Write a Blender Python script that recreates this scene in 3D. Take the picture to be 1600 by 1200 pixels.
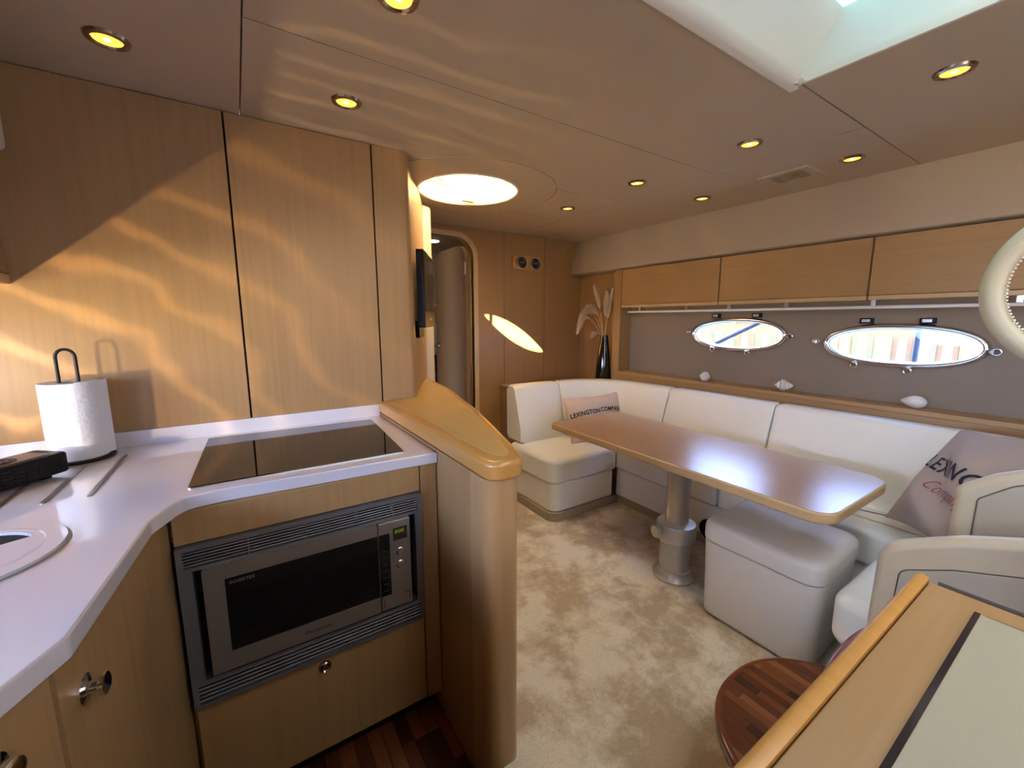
import bpy, bmesh, math, random
from mathutils import Vector, Matrix
random.seed(7)
R = math.radians
S = bpy.context.scene
for o in list(bpy.data.objects): bpy.data.objects.remove(o)
COL = S.collection

# ------------------------------------------------------------------ camera
F_PX, PITCH, HEAD, EYE = 650.0, R(8.75), R(33.3), 1.25
cd = bpy.data.cameras.new('camera'); cam = bpy.data.objects.new('camera', cd); COL.objects.link(cam)
cd.sensor_fit = 'HORIZONTAL'; cd.sensor_width = 36.0; cd.lens = F_PX * 36.0 / 1600.0
cd.clip_start = 0.01; cd.clip_end = 300
cam.location = (0, 0, EYE); cam.rotation_euler = (math.pi/2 - PITCH, 0, -HEAD)
S.camera = cam

# ------------------------------------------------------------------ world, sun, exposure
w = bpy.data.worlds.new('sky'); S.world = w; w.use_nodes = True
bg = w.node_tree.nodes['Background']; bg.inputs[0].default_value = (0.37, 0.52, 1.0, 1); bg.inputs[1].default_value = 16.0
def lamp(name, kind, loc, energy, color, **kw):
    l = bpy.data.lights.new(name, kind); l.energy = energy; l.color = color
    for k, v in kw.items(): setattr(l, k, v)
    o = bpy.data.objects.new(name, l); COL.objects.link(o); o.location = loc
    return o
SUN_DIR = Vector((1.04, 1.0, -1.1)).normalized()
sun = lamp('sun', 'SUN', (-4, -4, 6), 125.0, (1.0, 0.75, 0.34), angle=R(0.6))
sun.rotation_euler = SUN_DIR.to_track_quat('-Z', 'Y').to_euler()
# added patterned spot, standing in for sunlight off the worktop onto galley bulkhead
glint = lamp('worktop_glint_stand_in', 'SPOT', (-0.90, 0.98, 1.02), 29.0, (1.0, 0.76, 0.48), spot_size=R(100), spot_blend=0.5, shadow_soft_size=0.012)
glint.rotation_euler = Vector((0.80, 0.9, 0.62)).to_track_quat('-Z', 'Y').to_euler()
# added area lamp strengthening the daylight through the port side windows
portl = lamp('port_window_fill', 'AREA', (-2.1, .39, 1.74), 165.0, (1.0, 0.96, 0.88), shape='RECTANGLE', size=2.6, size_y=0.75)
portl.rotation_euler = Vector((1, 0, -.38)).to_track_quat('-Z', 'Z').to_euler()
# added area lamp strengthening daylight from the cockpit door behind the stairs
dayl = lamp('cockpit_fill', 'AREA', (0.75, -0.93, 1.42), 0.8, (0.90, 0.93, 1.0), shape='RECTANGLE', size=1.3, size_y=0.85)
dayl.rotation_euler = Vector((0, 1, -0.12)).to_track_quat('-Z', 'Z').to_euler()
vs = S.view_settings
vs.view_transform = 'Standard'; vs.look = 'None'; vs.gamma = 1.0; vs.exposure = 0.42; vs.use_curve_mapping = False

# ------------------------------------------------------------------ materials
MATS = {}
def mat(name, color=(.5,.5,.5), rough=.5, metal=0.0, spec=.5, coat=0.0, bump=0.0, bscale=200.0, emit=None, estr=0.0, vary=0.0, vscale=3.0, trans=0.0, coat_rough=.05):
    if name in MATS: return MATS[name]
    m = bpy.data.materials.new(name); m.use_nodes = True; nt = m.node_tree; N = nt.nodes; L = nt.links
    b = N['Principled BSDF']
    b.inputs['Base Color'].default_value = (*color, 1); b.inputs['Roughness'].default_value = rough
    b.inputs['Metallic'].default_value = metal; b.inputs['Specular IOR Level'].default_value = spec
    b.inputs['Coat Weight'].default_value = coat; b.inputs['Coat Roughness'].default_value = coat_rough
    b.inputs['Transmission Weight'].default_value = trans
    if emit: b.inputs['Emission Color'].default_value = (*emit, 1); b.inputs['Emission Strength'].default_value = estr
    tc = N.new('ShaderNodeTexCoord')
    if vary:
        n = N.new('ShaderNodeTexNoise'); n.inputs['Scale'].default_value = vscale; n.inputs['Detail'].default_value = 6
        L.new(tc.outputs['Object'], n.inputs['Vector'])
        mx = N.new('ShaderNodeMix'); mx.data_type = 'RGBA'
        mx.inputs[6].default_value = (*[c*(1-vary) for c in color], 1); mx.inputs[7].default_value = (*[min(1, c*(1+vary)) for c in color], 1)
        L.new(n.outputs['Fac'], mx.inputs[0]); L.new(mx.outputs[2], b.inputs['Base Color'])
    if bump:
        n = N.new('ShaderNodeTexNoise'); n.inputs['Scale'].default_value = bscale; n.inputs['Detail'].default_value = 3
        L.new(tc.outputs['Object'], n.inputs['Vector'])
        bp = N.new('ShaderNodeBump'); bp.inputs['Strength'].default_value = bump; bp.inputs['Distance'].default_value = .002
        L.new(n.outputs['Fac'], bp.inputs['Height']); L.new(bp.outputs[0], b.inputs['Normal'])
    MATS[name] = m; return m
def wood(name, dark, light, axis='z', rough=.38, coat=.0, grain=60.0, along=1.6, spec=.5, bump=.05):
    if name in MATS: return MATS[name]
    m = bpy.data.materials.new(name); m.use_nodes = True; nt = m.node_tree; N = nt.nodes; L = nt.links
    b = N['Principled BSDF']; b.inputs['Roughness'].default_value = rough; b.inputs['Coat Weight'].default_value = coat
    b.inputs['Coat Roughness'].default_value = .12; b.inputs['Specular IOR Level'].default_value = spec
    tc = N.new('ShaderNodeTexCoord'); mp = N.new('ShaderNodeMapping')
    s = {'x': (along, grain, grain), 'y': (grain, along, grain), 'z': (grain, grain, along)}[axis]
    mp.inputs['Scale'].default_value = s; L.new(tc.outputs['Object'], mp.inputs['Vector'])
    n = N.new('ShaderNodeTexNoise'); n.inputs['Scale'].default_value = 1.0; n.inputs['Detail'].default_value = 5; n.inputs['Roughness'].default_value = .65
    L.new(mp.outputs[0], n.inputs['Vector'])
    n2 = N.new('ShaderNodeTexNoise'); n2.inputs['Scale'].default_value = 2.2; n2.inputs['Detail'].default_value = 2
    L.new(tc.outputs['Object'], n2.inputs['Vector'])
    md = N.new('ShaderNodeMath'); md.operation = 'MULTIPLY_ADD'; md.inputs[1].default_value = .35
    L.new(n2.outputs['Fac'], md.inputs[0]); 
    m2 = N.new('ShaderNodeMath'); m2.operation = 'MULTIPLY'; m2.inputs[1].default_value = .7; L.new(n.outputs['Fac'], m2.inputs[0]); L.new(m2.outputs[0], md.inputs[2])
    cr = N.new('ShaderNodeValToRGB'); cr.color_ramp.elements[0].position = .33; cr.color_ramp.elements[1].position = .70
    cr.color_ramp.elements[0].color = (*dark, 1); cr.color_ramp.elements[1].color = (*light, 1)
    L.new(md.outputs[0], cr.inputs[0]); L.new(cr.outputs[0], b.inputs['Base Color'])
    bp = N.new('ShaderNodeBump'); bp.inputs['Strength'].default_value = bump; bp.inputs['Distance'].default_value = .001
    L.new(n.outputs['Fac'], bp.inputs['Height']); L.new(bp.outputs[0], b.inputs['Normal'])
    MATS[name] = m; return m
OAKD, OAKL = (.335, .194, .079), (.405, .246, .108)
M_OAKZ = wood('oak_vertical', OAKD, OAKL, 'z')
M_OAKX = wood('oak_along_x', OAKD, OAKL, 'x')
M_OAKY = wood('oak_along_y', OAKD, OAKL, 'y')
M_MAPLE = wood('maple_vertical', (.44, .25, .105), (.53, .325, .145), 'z', rough=.3, grain=25, coat=.3)
M_CAP = wood('varnished_edge', (.50, .235, .052), (.60, .31, .085), 'y', rough=.26, grain=40, coat=.35)
M_CAPF = wood('varnished_field', (.44, .25, .058), (.54, .32, .085), 'y', rough=.36, grain=70, coat=.2)
M_TABLE = wood('table_veneer', (.37, .19, .08), (.46, .255, .115), 'y', rough=.285, grain=80, coat=1.0, spec=1.0, bump=.004); M_TABLE.node_tree.nodes['Principled BSDF'].inputs['Coat IOR'].default_value = 2.2; M_TABLE.node_tree.nodes['Principled BSDF'].inputs['Coat Roughness'].default_value = .265
M_TEDGE = wood('table_edge', (.48, .33, .16), (.60, .42, .22), 'y', rough=.3, grain=60)
M_OAKDOOR = wood('door_veneer', (.24, .16, .085), (.31, .21, .115), 'z', rough=.4)
M_TEAK = [wood('teak_%s' % k, c, tuple(x*1.5 for x in c), 'y', rough=.3, grain=50, coat=.35) for k, c in
          (('dark', (.045, .014, .007)), ('mid', (.10, .028, .011)), ('red', (.16, .05, .018)), ('pale', (.22, .08, .03)))]
M_TEAKRIM = wood('mahogany_rim', (.12, .03, .012), (.19, .055, .022), 'y', rough=.25, grain=30, coat=.4)
M_CEIL = mat('ceiling_vinyl', (.50, .41, .30), .6, bump=.15, bscale=350)
M_WELL = mat('moulded_gelcoat', (.70, .68, .60), .42)
M_SOFFIT = mat('soffit_vinyl', (.46, .37, .275), .55, bump=.15, bscale=300)
M_LINER = mat('hull_liner_fabric', (.27, .215, .16), .85, bump=.3, bscale=500)
M_WHITE = mat('white_vinyl', (.88, .87, .80), .38, bump=.12, bscale=160, vary=.03)
M_PLINTH = mat('plinth_carpet', (.42, .34, .23), .95, bump=.5, bscale=500, vary=.2, vscale=60)
M_COUNTER = mat('white_composite', (.68, .655, .705), .15, spec=.5, coat=1.0, coat_rough=.02)
M_GLASSBLK = mat('black_glass', (.010, .009, .008), .05, spec=.45)
M_STEEL = mat('brushed_steel', (.62, .60, .57), .28, 1.0)
M_CHROME = mat('chrome', (.82, .82, .83), .08, 1.0)
M_BRONZE = mat('nickel_ring', (.42, .34, .28), .2, 1.0)
M_SILVER = mat('silver_trim_paint', (.15, .145, .148), .45, .3)
M_MWFACE = mat('champagne_metal', (.30, .26, .225), .36, .6)
M_BLACK = mat('black_plastic', (.008, .008, .009), .4, spec=.25)
M_BLKRUB = mat('black_satin', (.009, .009, .010), .45, spec=.25, bump=.2, bscale=300)
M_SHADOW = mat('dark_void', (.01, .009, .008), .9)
M_PAPER = mat('kitchen_paper', (.74, .75, .78), .9, bump=.9, bscale=90)
M_OTTO = mat('ottoman_vinyl', (.76, .715, .67), .5, bump=.12, bscale=200)
M_ALU = mat('painted_aluminium', (.56, .54, .50), .38, .55)
M_CREAMP = mat('cream_moulding', (.55, .47, .33), .42, bump=.1, bscale=250)
M_CREAMF = mat('cream_inset_vinyl', (.43, .38, .30), .6, bump=.25, bscale=400)
M_LEATH = mat('cream_leather', (.54, .50, .37), .5, bump=.25, bscale=260)
M_BEIGE = mat('beige_inset', (.36, .335, .235), .55, bump=.1, bscale=300)
M_PINK = mat('pink_linen', (.74, .58, .49), .9, bump=.5, bscale=420, vary=.12, vscale=60)
M_TAUPE = mat('taupe_canvas', (.45, .37, .325), .9, bump=.4, bscale=420, vary=.04, vscale=20)
M_INK = mat('navy_ink', (.010, .012, .025), .85)
M_REDINK = mat('red_ink', (.34, .09, .08), .85)
M_VASE = mat('black_ceramic', (.006, .006, .008), .08, coat=.5)
M_PAMPAS = mat('pampas', (.80, .64, .46), .95)
M_STEM = mat('straw', (.62, .45, .24), .8)
M_SHELL = mat('shell', (.80, .77, .74), .55, bump=.4, bscale=60, vary=.1, vscale=30)
M_BULB = mat('warm_lamp_glass', (.9, .5, .1), .3, emit=(1.0, .46, .07), estr=1.5)
M_BULBHOT = mat('lamp_filament', (1, .8, .4), .3, emit=(1.0, .70, .25), estr=5.0)
M_PANE = mat('lit_hatch_pane', (.5, .8, .95), .2, emit=(.42, .86, 1.0), estr=1.15)
M_SKYGLOW = mat('hatch_sky_glow', (.8, .85, .9), .2, emit=(.88, .94, 1.0), estr=5.0)  # even glow in place of open sky above the hatch
M_DIAL = mat('blue_dial', (.016, .014, .04), .15, coat=.5)
M_LCD = mat('green_digits', (.2, .25, .02), .5, emit=(.45, .55, .02), estr=.22)
M_SCREEN = mat('lcd_dark', (.03, .026, .015), .25)
M_PRINT = mat('grey_print', (.20, .20, .20), .6)
M_TVSCR = mat('tv_screen', (.03, .025, .02), .12, coat=.4)
M_GLASS = mat('window_glass', (1, 1, 1), 0.0, trans=1.0)
def clear_glass():
    m = bpy.data.materials.new('thin_clear_glass'); m.use_nodes = True; nt = m.node_tree; N = nt.nodes; L = nt.links
    for n in list(N):
        if n.type == 'BSDF_PRINCIPLED': N.remove(n)
    t = N.new('ShaderNodeBsdfTransparent'); t.inputs[0].default_value = (.95, .98, 1, 1); g = N.new('ShaderNodeBsdfGlossy'); g.inputs['Roughness'].default_value = .02
    mx = N.new('ShaderNodeMixShader'); mx.inputs[0].default_value = .06
    L.new(t.outputs[0], mx.inputs[1]); L.new(g.outputs[0], mx.inputs[2]); L.new(mx.outputs[0], N['Material Output'].inputs[0])
    return m
M_CLEAR = clear_glass()
def frosted():
    m = bpy.data.materials.new('frosted_acrylic'); m.use_nodes = True; nt = m.node_tree; N = nt.nodes; L = nt.links
    t = N.new('ShaderNodeBsdfTranslucent'); t.inputs[0].default_value = (.95, .80, .48, 1); L.new(t.outputs[0], N['Material Output'].inputs[0])
    return m
def carpet_mat():
    m = mat('mottled_carpet', (.6, .5, .36), .95); nt = m.node_tree; N = nt.nodes; L = nt.links; b = N['Principled BSDF']
    tc = N.new('ShaderNodeTexCoord')
    n1 = N.new('ShaderNodeTexNoise'); n1.inputs['Scale'].default_value = 4.5; n1.inputs['Detail'].default_value = 9; n1.inputs['Roughness'].default_value = .66; n1.inputs['Distortion'].default_value = .15
    n2 = N.new('ShaderNodeTexNoise'); n2.inputs['Scale'].default_value = 320; n2.inputs['Detail'].default_value = 2
    L.new(tc.outputs['Object'], n1.inputs['Vector']); L.new(tc.outputs['Object'], n2.inputs['Vector'])
    cr = N.new('ShaderNodeValToRGB'); e = cr.color_ramp.elements; e[0].position = .42; e[0].color = (.57, .445, .295, 1); e[1].position = .57; e[1].color = (.90, .805, .645, 1)
    L.new(n1.outputs['Fac'], cr.inputs[0])
    mx = N.new('ShaderNodeMix'); mx.data_type = 'RGBA'; mx.blend_type = 'MULTIPLY'; mx.inputs[0].default_value = .45
    c2 = N.new('ShaderNodeValToRGB'); c2.color_ramp.elements[0].position = .3; c2.color_ramp.elements[0].color = (.55, .53, .5, 1); c2.color_ramp.elements[1].position = .6; c2.color_ramp.elements[1].color = (1, 1, 1, 1)
    L.new(n2.outputs['Fac'], c2.inputs[0]); L.new(cr.outputs[0], mx.inputs[6]); L.new(c2.outputs[0], mx.inputs[7]); L.new(mx.outputs[2], b.inputs['Base Color'])
    bp = N.new('ShaderNodeBump'); bp.inputs['Strength'].default_value = .7; bp.inputs['Distance'].default_value = .006
    L.new(n2.outputs['Fac'], bp.inputs['Height']); L.new(bp.outputs[0], b.inputs['Normal'])
    return m
M_CARPET = carpet_mat()
def gobo(o):
    l = o.data; l.use_nodes = True; nt = l.node_tree; N = nt.nodes; L = nt.links
    em = N['Emission']; tc = N.new('ShaderNodeTexCoord'); mp = N.new('ShaderNodeMapping'); mp.inputs['Scale'].default_value = (1, 1, 1)
    L.new(tc.outputs['Normal'], mp.inputs['Vector'])
    wv = N.new('ShaderNodeTexWave'); wv.inputs['Scale'].default_value = 4.5; wv.inputs['Distortion'].default_value = 5.0; wv.inputs['Detail'].default_value = 2.0; wv.inputs['Detail Scale'].default_value = 1.2
    wv.bands_direction = 'DIAGONAL'
    L.new(mp.outputs[0], wv.inputs['Vector'])
    cr = N.new('ShaderNodeValToRGB'); e = cr.color_ramp.elements; e[0].position = .80; e[0].color = (.60, .60, .60, 1); e[1].position = 1.0; e[1].color = (1.7, 1.55, 1.3, 1)
    L.new(wv.outputs['Fac'], cr.inputs[0])
    mx = N.new('ShaderNodeMix'); mx.data_type = 'RGBA'; mx.blend_type = 'MULTIPLY'; mx.inputs[0].default_value = 1; sx_ = N.new('ShaderNodeSeparateXYZ'); L.new(tc.outputs['Normal'], sx_.inputs[0])
    r2 = N.new('ShaderNodeValToRGB'); q = r2.color_ramp.elements; q[0].position = .50; q[0].color = (1, 1, 1, 1); q[1].position = .72; q[1].color = (.16, .16, .16, 1)
    m3 = N.new('ShaderNodeMath'); m3.operation = 'MULTIPLY_ADD'; m3.inputs[1].default_value = .5; m3.inputs[2].default_value = .5; L.new(sx_.outputs[1], m3.inputs[0]); L.new(m3.outputs[0], r2.inputs[0])
    L.new(r2.outputs[0], mx.inputs[7]); L.new(cr.outputs[0], mx.inputs[6]); L.new(mx.outputs[2], em.inputs['Color'])
gobo(glint)

# ------------------------------------------------------------------ helpers
WORLD = {}
def wloc(o): return WORLD.get(o.name, Vector((0, 0, 0)))
def tag(o, label=None, cat=None, group=None, kind=None):
    if label: o['label'] = label
    if cat: o['category'] = cat
    if group: o['group'] = group
    if kind: o['kind'] = kind
    return o
def thing(name, loc, label=None, cat=None, group=None, kind=None):
    o = bpy.data.objects.new(name, None); COL.objects.link(o); o.empty_display_size = .05
    o.location = loc; WORLD[o.name] = Vector(loc)
    return tag(o, label, cat, group, kind)
def mesh(name, verts, faces, m, parent=None, smooth=False, origin=None):
    vs_ = [Vector(v) for v in verts]
    if origin is None:
        xs = [v.x for v in vs_]; ys = [v.y for v in vs_]; zs = [v.z for v in vs_]
        origin = Vector(((min(xs)+max(xs))/2, (min(ys)+max(ys))/2, min(zs)))
    origin = Vector(origin)
    me = bpy.data.meshes.new(name); me.from_pydata([v - origin for v in vs_], [], faces); me.update()
    bm = bmesh.new(); bm.from_mesh(me); bmesh.ops.recalc_face_normals(bm, faces=bm.faces); bm.to_mesh(me); bm.free()
    if smooth is True: me.polygons.foreach_set('use_smooth', [True]*len(me.polygons))
    elif smooth: 
        me.polygons.foreach_set('use_smooth', [True]*len(me.polygons)); me.set_sharp_from_angle(angle=R(smooth))
    o = bpy.data.objects.new(name, me); COL.objects.link(o)
    if smooth and smooth is not True:
        wn = o.modifiers.new('flat_faces', 'WEIGHTED_NORMAL'); wn.mode = 'FACE_AREA'; wn.weight = 100; wn.keep_sharp = True
    if isinstance(m, (list, tuple)):
        for q in m: me.materials.append(q)
    else: me.materials.append(m)
    if parent: o.parent = parent; o.location = origin - wloc(parent)
    else: o.location = origin
    WORLD[o.name] = origin
    return o
def frombm(name, bm, m, parent=None, smooth=False, origin=None):
    bm.verts.index_update(); v = [x.co.copy() for x in bm.verts]; f = [[q.index for q in p.verts] for p in bm.faces]; bm.free()
    return mesh(name, v, f, m, parent, smooth, origin)
def addbox(bm, a, b, M=None):
    x0, y0, z0 = a; x1, y1, z1 = b
    co = [(x0,y0,z0),(x1,y0,z0),(x1,y1,z0),(x0,y1,z0),(x0,y0,z1),(x1,y0,z1),(x1,y1,z1),(x0,y1,z1)]
    v = [bm.verts.new((M @ Vector(c)) if M else c) for c in co]
    for f in ((3,2,1,0),(4,5,6,7),(0,1,5,4),(1,2,6,5),(2,3,7,6),(3,0,4,7)): bm.faces.new([v[i] for i in f])
def box(name, a, b, m, parent=None, bevel=0.0, seg=2, M=None):
    bm = bmesh.new(); a2 = [min(p, q) for p, q in zip(a, b)]; b2 = [max(p, q) for p, q in zip(a, b)]
    addbox(bm, a2, b2, M)
    if bevel: bmesh.ops.bevel(bm, geom=bm.edges[:], offset=bevel, segments=seg, affect='EDGES', profile=.5)
    return frombm(name, bm, m, parent, smooth=35 if bevel else False)
def rpoly(pts, radii, seg=6):
    out = []; n = len(pts)
    if not hasattr(radii, '__len__'): radii = [radii]*n
    for i in range(n):
        p0, p1, p2 = Vector(pts[i-1]), Vector(pts[i]), Vector(pts[(i+1) % n]); r = radii[i]
        if r <= 0: out.append(p1); continue
        a = (p0-p1).normalized(); b = (p2-p1).normalized(); ang = a.angle(b)
        d = min(r/math.tan(ang/2), (p0-p1).length*.49, (p2-p1).length*.49)
        s, e = p1+a*d, p1+b*d
        for k in range(seg+1):
            t = k/seg; out.append((1-t)**2*s + 2*t*(1-t)*p1 + t*t*e)
    return [(p.x, p.y) for p in out]
def ccw(p):
    a = sum(p[i-1][0]*p[i][1]-p[i][0]*p[i-1][1] for i in range(len(p)))
    return list(p) if a > 0 else list(p)[::-1]
def inset(p, d):
    n = len(p); out = []
    for i in range(n):
        a, b, c = Vector(p[i-1]), Vector(p[i]), Vector(p[(i+1) % n])
        e1 = (b-a); e2 = (c-b)
        if e1.length < 1e-7: e1 = e2
        if e2.length < 1e-7: e2 = e1
        n1 = Vector((-e1.y, e1.x)).normalized(); n2 = Vector((-e2.y, e2.x)).normalized()
        k = n1+n2
        if k.length < 1e-6: k = n1
        k.normalize(); q = max(.45, k.dot(n1)); out.append((b.x+k.x*d/q, b.y+k.y*d/q))
    return out
def prism(name, poly, z0, z1, m, parent=None, rt=0.0, rb=0.0, seg=4, crown=0.0, fr=None, smooth=40, taper=0.0, bm_only=False):
    """solid from a plan outline with rounded top / bottom edges; fr maps (u, v, w) -> world"""
    p = ccw(poly); rings = []
    if rb:
        for k in range(seg+1):
            t = (1-k/seg)*math.pi/2; rings.append((rb*(1-math.cos(t)), z0+rb*(1-math.sin(t))))
    else: rings.append((0, z0))
    if rt:
        for k in range(seg+1):
            t = k/seg*math.pi/2; rings.append((rt*(1-math.cos(t))+taper, z1-rt*(1-math.sin(t))))
    else: rings.append((taper, z1))
    if crown:
        for k in (1, 2, 3): rings.append((-k, z1+crown*(1-(1-k/3)**2)))
    V = []; n = len(p); pin = inset(p, rt+taper) if (rt or taper) else p
    cx_, cy_ = sum(q[0] for q in p)/n, sum(q[1] for q in p)/n
    for d, z in rings:
        if d <= -.5: src = [(cx_+(x-cx_)*(1+.14*d), cy_+(y-cy_)*(1+.14*d)) for x, y in pin]
        else: src = inset(p, d) if d else p
        for (x, y) in src: V.append((x, y, z))
    Fc = []
    for k in range(len(rings)-1):
        for i in range(n):
            j = (i+1) % n; Fc.append((k*n+i, k*n+j, (k+1)*n+j, (k+1)*n+i))
    Fc.append(tuple(range(n-1, -1, -1))); Fc.append(tuple((len(rings)-1)*n+i for i in range(n)))
    if fr: V = [fr(*v) for v in V]
    if bm_only: return V, Fc
    return mesh(name, V, Fc, m, parent, smooth)
def lathe(name, prof, c, m, parent=None, axis='z', seg=32, smooth=40, closed=False):
    V = []; Fc = []; n = len(prof)
    for k in range(seg):
        t = 2*math.pi*k/seg; ct, st = math.cos(t), math.sin(t)
        for r, h in prof:
            if axis == 'z': V.append((c[0]+r*ct, c[1]+r*st, c[2]+h))
            elif axis == 'x': V.append((c[0]+h, c[1]+r*ct, c[2]+r*st))
            else: V.append((c[0]+r*ct, c[1]+h, c[2]+r*st))
    for k in range(seg):
        k2 = (k+1) % seg
        for i in range(n-1): Fc.append((k*n+i, k2*n+i, k2*n+i+1, k*n+i+1))
        if closed: Fc.append((k*n+n-1, k2*n+n-1, k2*n, k*n))
    if not closed:
        if prof[0][0] > 1e-6: Fc.append(tuple(k*n for k in range(seg)))
        if prof[-1][0] > 1e-6: Fc.append(tuple(k*n+n-1 for k in range(seg)))
    bm = bmesh.new(); vs_ = [bm.verts.new(v) for v in V]
    for f in Fc:
        try: bm.faces.new([vs_[i] for i in f])
        except ValueError: pass
    bmesh.ops.remove_doubles(bm, verts=bm.verts, dist=1e-6)
    return frombm(name, bm, m, parent, smooth)
def tubegeo(pts, r, seg=8, closed=False):
    pts = [Vector(p) for p in pts]; n = len(pts); V = []; Fc = []
    rr = r if hasattr(r, '__len__') else [r]*n
    up = None
    for i in range(n):
        if closed: d = pts[(i+1) % n]-pts[i-1]
        else: d = pts[min(i+1, n-1)]-pts[max(i-1, 0)]
        d.normalize()
        if up is None: up = Vector((0, 0, 1)) if abs(d.z) < .9 else Vector((1, 0, 0))
        a = d.cross(up); 
        if a.length < 1e-4: a = d.cross(Vector((0, 1, 0)))
        a.normalize(); b = a.cross(d).normalized(); up = b
        for k in range(seg):
            t = 2*math.pi*k/seg; V.append(pts[i]+a*math.cos(t)*rr[i]+b*math.sin(t)*rr[i])
    for i in range(n if closed else n-1):
        j = (i+1) % n
        for k in range(seg):
            q = (k+1) % seg; Fc.append((i*seg+k, i*seg+q, j*seg+q, j*seg+k))
    if not closed: Fc += [tuple(range(seg)), tuple((n-1)*seg+k for k in range(seg))]
    return V, Fc
def tube(name, pts, r, m, parent=None, seg=10, closed=False, smooth=50):
    V, Fc = tubegeo(pts, r, seg, closed); return mesh(name, V, Fc, m, parent, smooth)
def circ(cx, cy, r, n=48, a0=0, a1=2*math.pi, ry=None):
    full = abs(a1-a0-2*math.pi) < 1e-6
    return [(cx+r*math.cos(a0+(a1-a0)*k/(n if full else n-1)), cy+(ry or r)*math.sin(a0+(a1-a0)*k/(n if full else n-1))) for k in range(n)]
def slab(name, outer, holes, w0, w1, m, parent=None, fr=None, smooth=False):
    """flat plate with holes: outline filled by a 2D curve, then extruded; fr maps (u, v, w) -> world"""
    cu = bpy.data.curves.new('tmp', 'CURVE'); cu.dimensions = '2D'; cu.fill_mode = 'BOTH'
    for lp in [outer]+list(holes):
        sp = cu.splines.new('POLY'); sp.points.add(len(lp)-1); sp.use_cyclic_u = True
        for q, (x, y) in zip(sp.points, lp): q.co = (x, y, 0, 1)
    cu.extrude = abs(w1-w0)/2
    ob = bpy.data.objects.new('tmp', cu); COL.objects.link(ob); dg = bpy.context.evaluated_depsgraph_get()
    me = bpy.data.meshes.new_from_object(ob.evaluated_get(dg)); bpy.data.objects.remove(ob); bpy.data.curves.remove(cu)
    mid = (w0+w1)/2; V = [(v.co.x, v.co.y, v.co.z+mid) for v in me.vertices]; Fc = [tuple(p.vertices) for p in me.polygons]; bpy.data.meshes.remove(me)
    bm = bmesh.new(); vv = [bm.verts.new(v) for v in V]
    for f in Fc:
        try: bm.faces.new([vv[i] for i in f])
        except ValueError: pass
    bmesh.ops.remove_doubles(bm, verts=bm.verts, dist=1e-5)
    if fr:
        for v in bm.verts: v.co = Vector(fr(*v.co))
    return frombm(name, bm, m, parent, smooth)
def cut(ob, cutter_V, cutter_F):
    """subtract a closed solid from an object's mesh"""
    me = bpy.data.meshes.new('c'); me.from_pydata(cutter_V, [], cutter_F); me.update()
    bm = bmesh.new(); bm.from_mesh(me); bmesh.ops.recalc_face_normals(bm, faces=bm.faces); bm.to_mesh(me); bm.free()
    c = bpy.data.objects.new('c', me); COL.objects.link(c)
    md = ob.modifiers.new('b', 'BOOLEAN'); md.operation = 'DIFFERENCE'; md.object = c; md.solver = 'EXACT'
    bpy.context.view_layer.update(); dg = bpy.context.evaluated_depsgraph_get()
    new = bpy.data.meshes.new_from_object(ob.evaluated_get(dg)); ob.modifiers.clear(); old = ob.data; ob.data = new; new.name = old.name
    bpy.data.objects.remove(c); bpy.data.meshes.remove(me)
def copy_tree(o, loc, parent=None):
    c = o.copy(); COL.objects.link(c); c.parent = parent; c.location = loc
    for ch in list(o.children): copy_tree(ch, ch.location.copy(), c)
    return c
def textgeo(body, size, shear=0.0, spacing=1.0, align='CENTER', detail=False, bold=0.0):
    cu = bpy.data.curves.new('t', 'FONT'); cu.body = body; cu.size = size; cu.shear = shear; cu.space_character = spacing
    cu.offset = bold*size; cu.align_x = align; cu.align_y = 'CENTER'; cu.resolution_u = 3
    ob = bpy.data.objects.new('t', cu); COL.objects.link(ob); dg = bpy.context.evaluated_depsgraph_get()
    me = bpy.data.meshes.new_from_object(ob.evaluated_get(dg)); bpy.data.objects.remove(ob); bpy.data.curves.remove(cu)
    bm = bmesh.new(); bm.from_mesh(me); bpy.data.meshes.remove(me)
    bmesh.ops.triangulate(bm, faces=bm.faces[:])
    if detail: bmesh.ops.subdivide_edges(bm, edges=[e for e in bm.edges if e.calc_length() > size*.25], cuts=2, use_grid_fill=False); bmesh.ops.triangulate(bm, faces=bm.faces[:])
    V = [v.co.copy() for v in bm.verts]; bm.verts.index_update(); Fc = [[v.index for v in f.verts] for f in bm.faces]; bm.free()
    return V, Fc
def oval(c, a, b, n=48): return [(c[0]+a*math.copysign(abs(math.cos(t))**.86, math.cos(t)), c[1]+b*math.copysign(abs(math.sin(t))**.95, math.sin(t))) for t in [2*math.pi*k/n for k in range(n)]]
ZC = 1.94
ST = 'structure'
def XZ(y):                       # plate standing in a plane y = const: (u, v, w) -> (u, y + w, v)
    return lambda u, v, w: (u, y+w, v)
def YZ(x):                       # plate standing in a plane x = const
    return lambda u, v, w: (x+w, u, v)

# ================================================================== THE SETTING
# ---- floors
tag(prism('floor', [(.53, -1.0), (2.70, -1.0), (2.70, 3.0), (.70, 3.0), (.53, 1.79)], -.12, 0, M_CARPET, smooth=False), kind=ST)
gf = thing('floor_galley', (0, .6, -.12), kind=ST)
box('subfloor', (-1.0, -1.0, -.12), (.528, 1.79, -.095), M_SHADOW, gf)
rnd = random.Random(3)
x = -.26
while x < .50:
    y = .30 - rnd.random()*.25
    while y < 1.24:
        ln = rnd.choice((.16, .22, .28, .36)); wdt = .042
        if y+ln > .34: box('plank', (x, max(y, .3), -.0948), (min(x+wdt, .486)-.0012, min(y+ln, 1.24)-.0012, -.085), rnd.choice(M_TEAK[:3]), gf)
        y += ln
    x += .042
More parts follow.
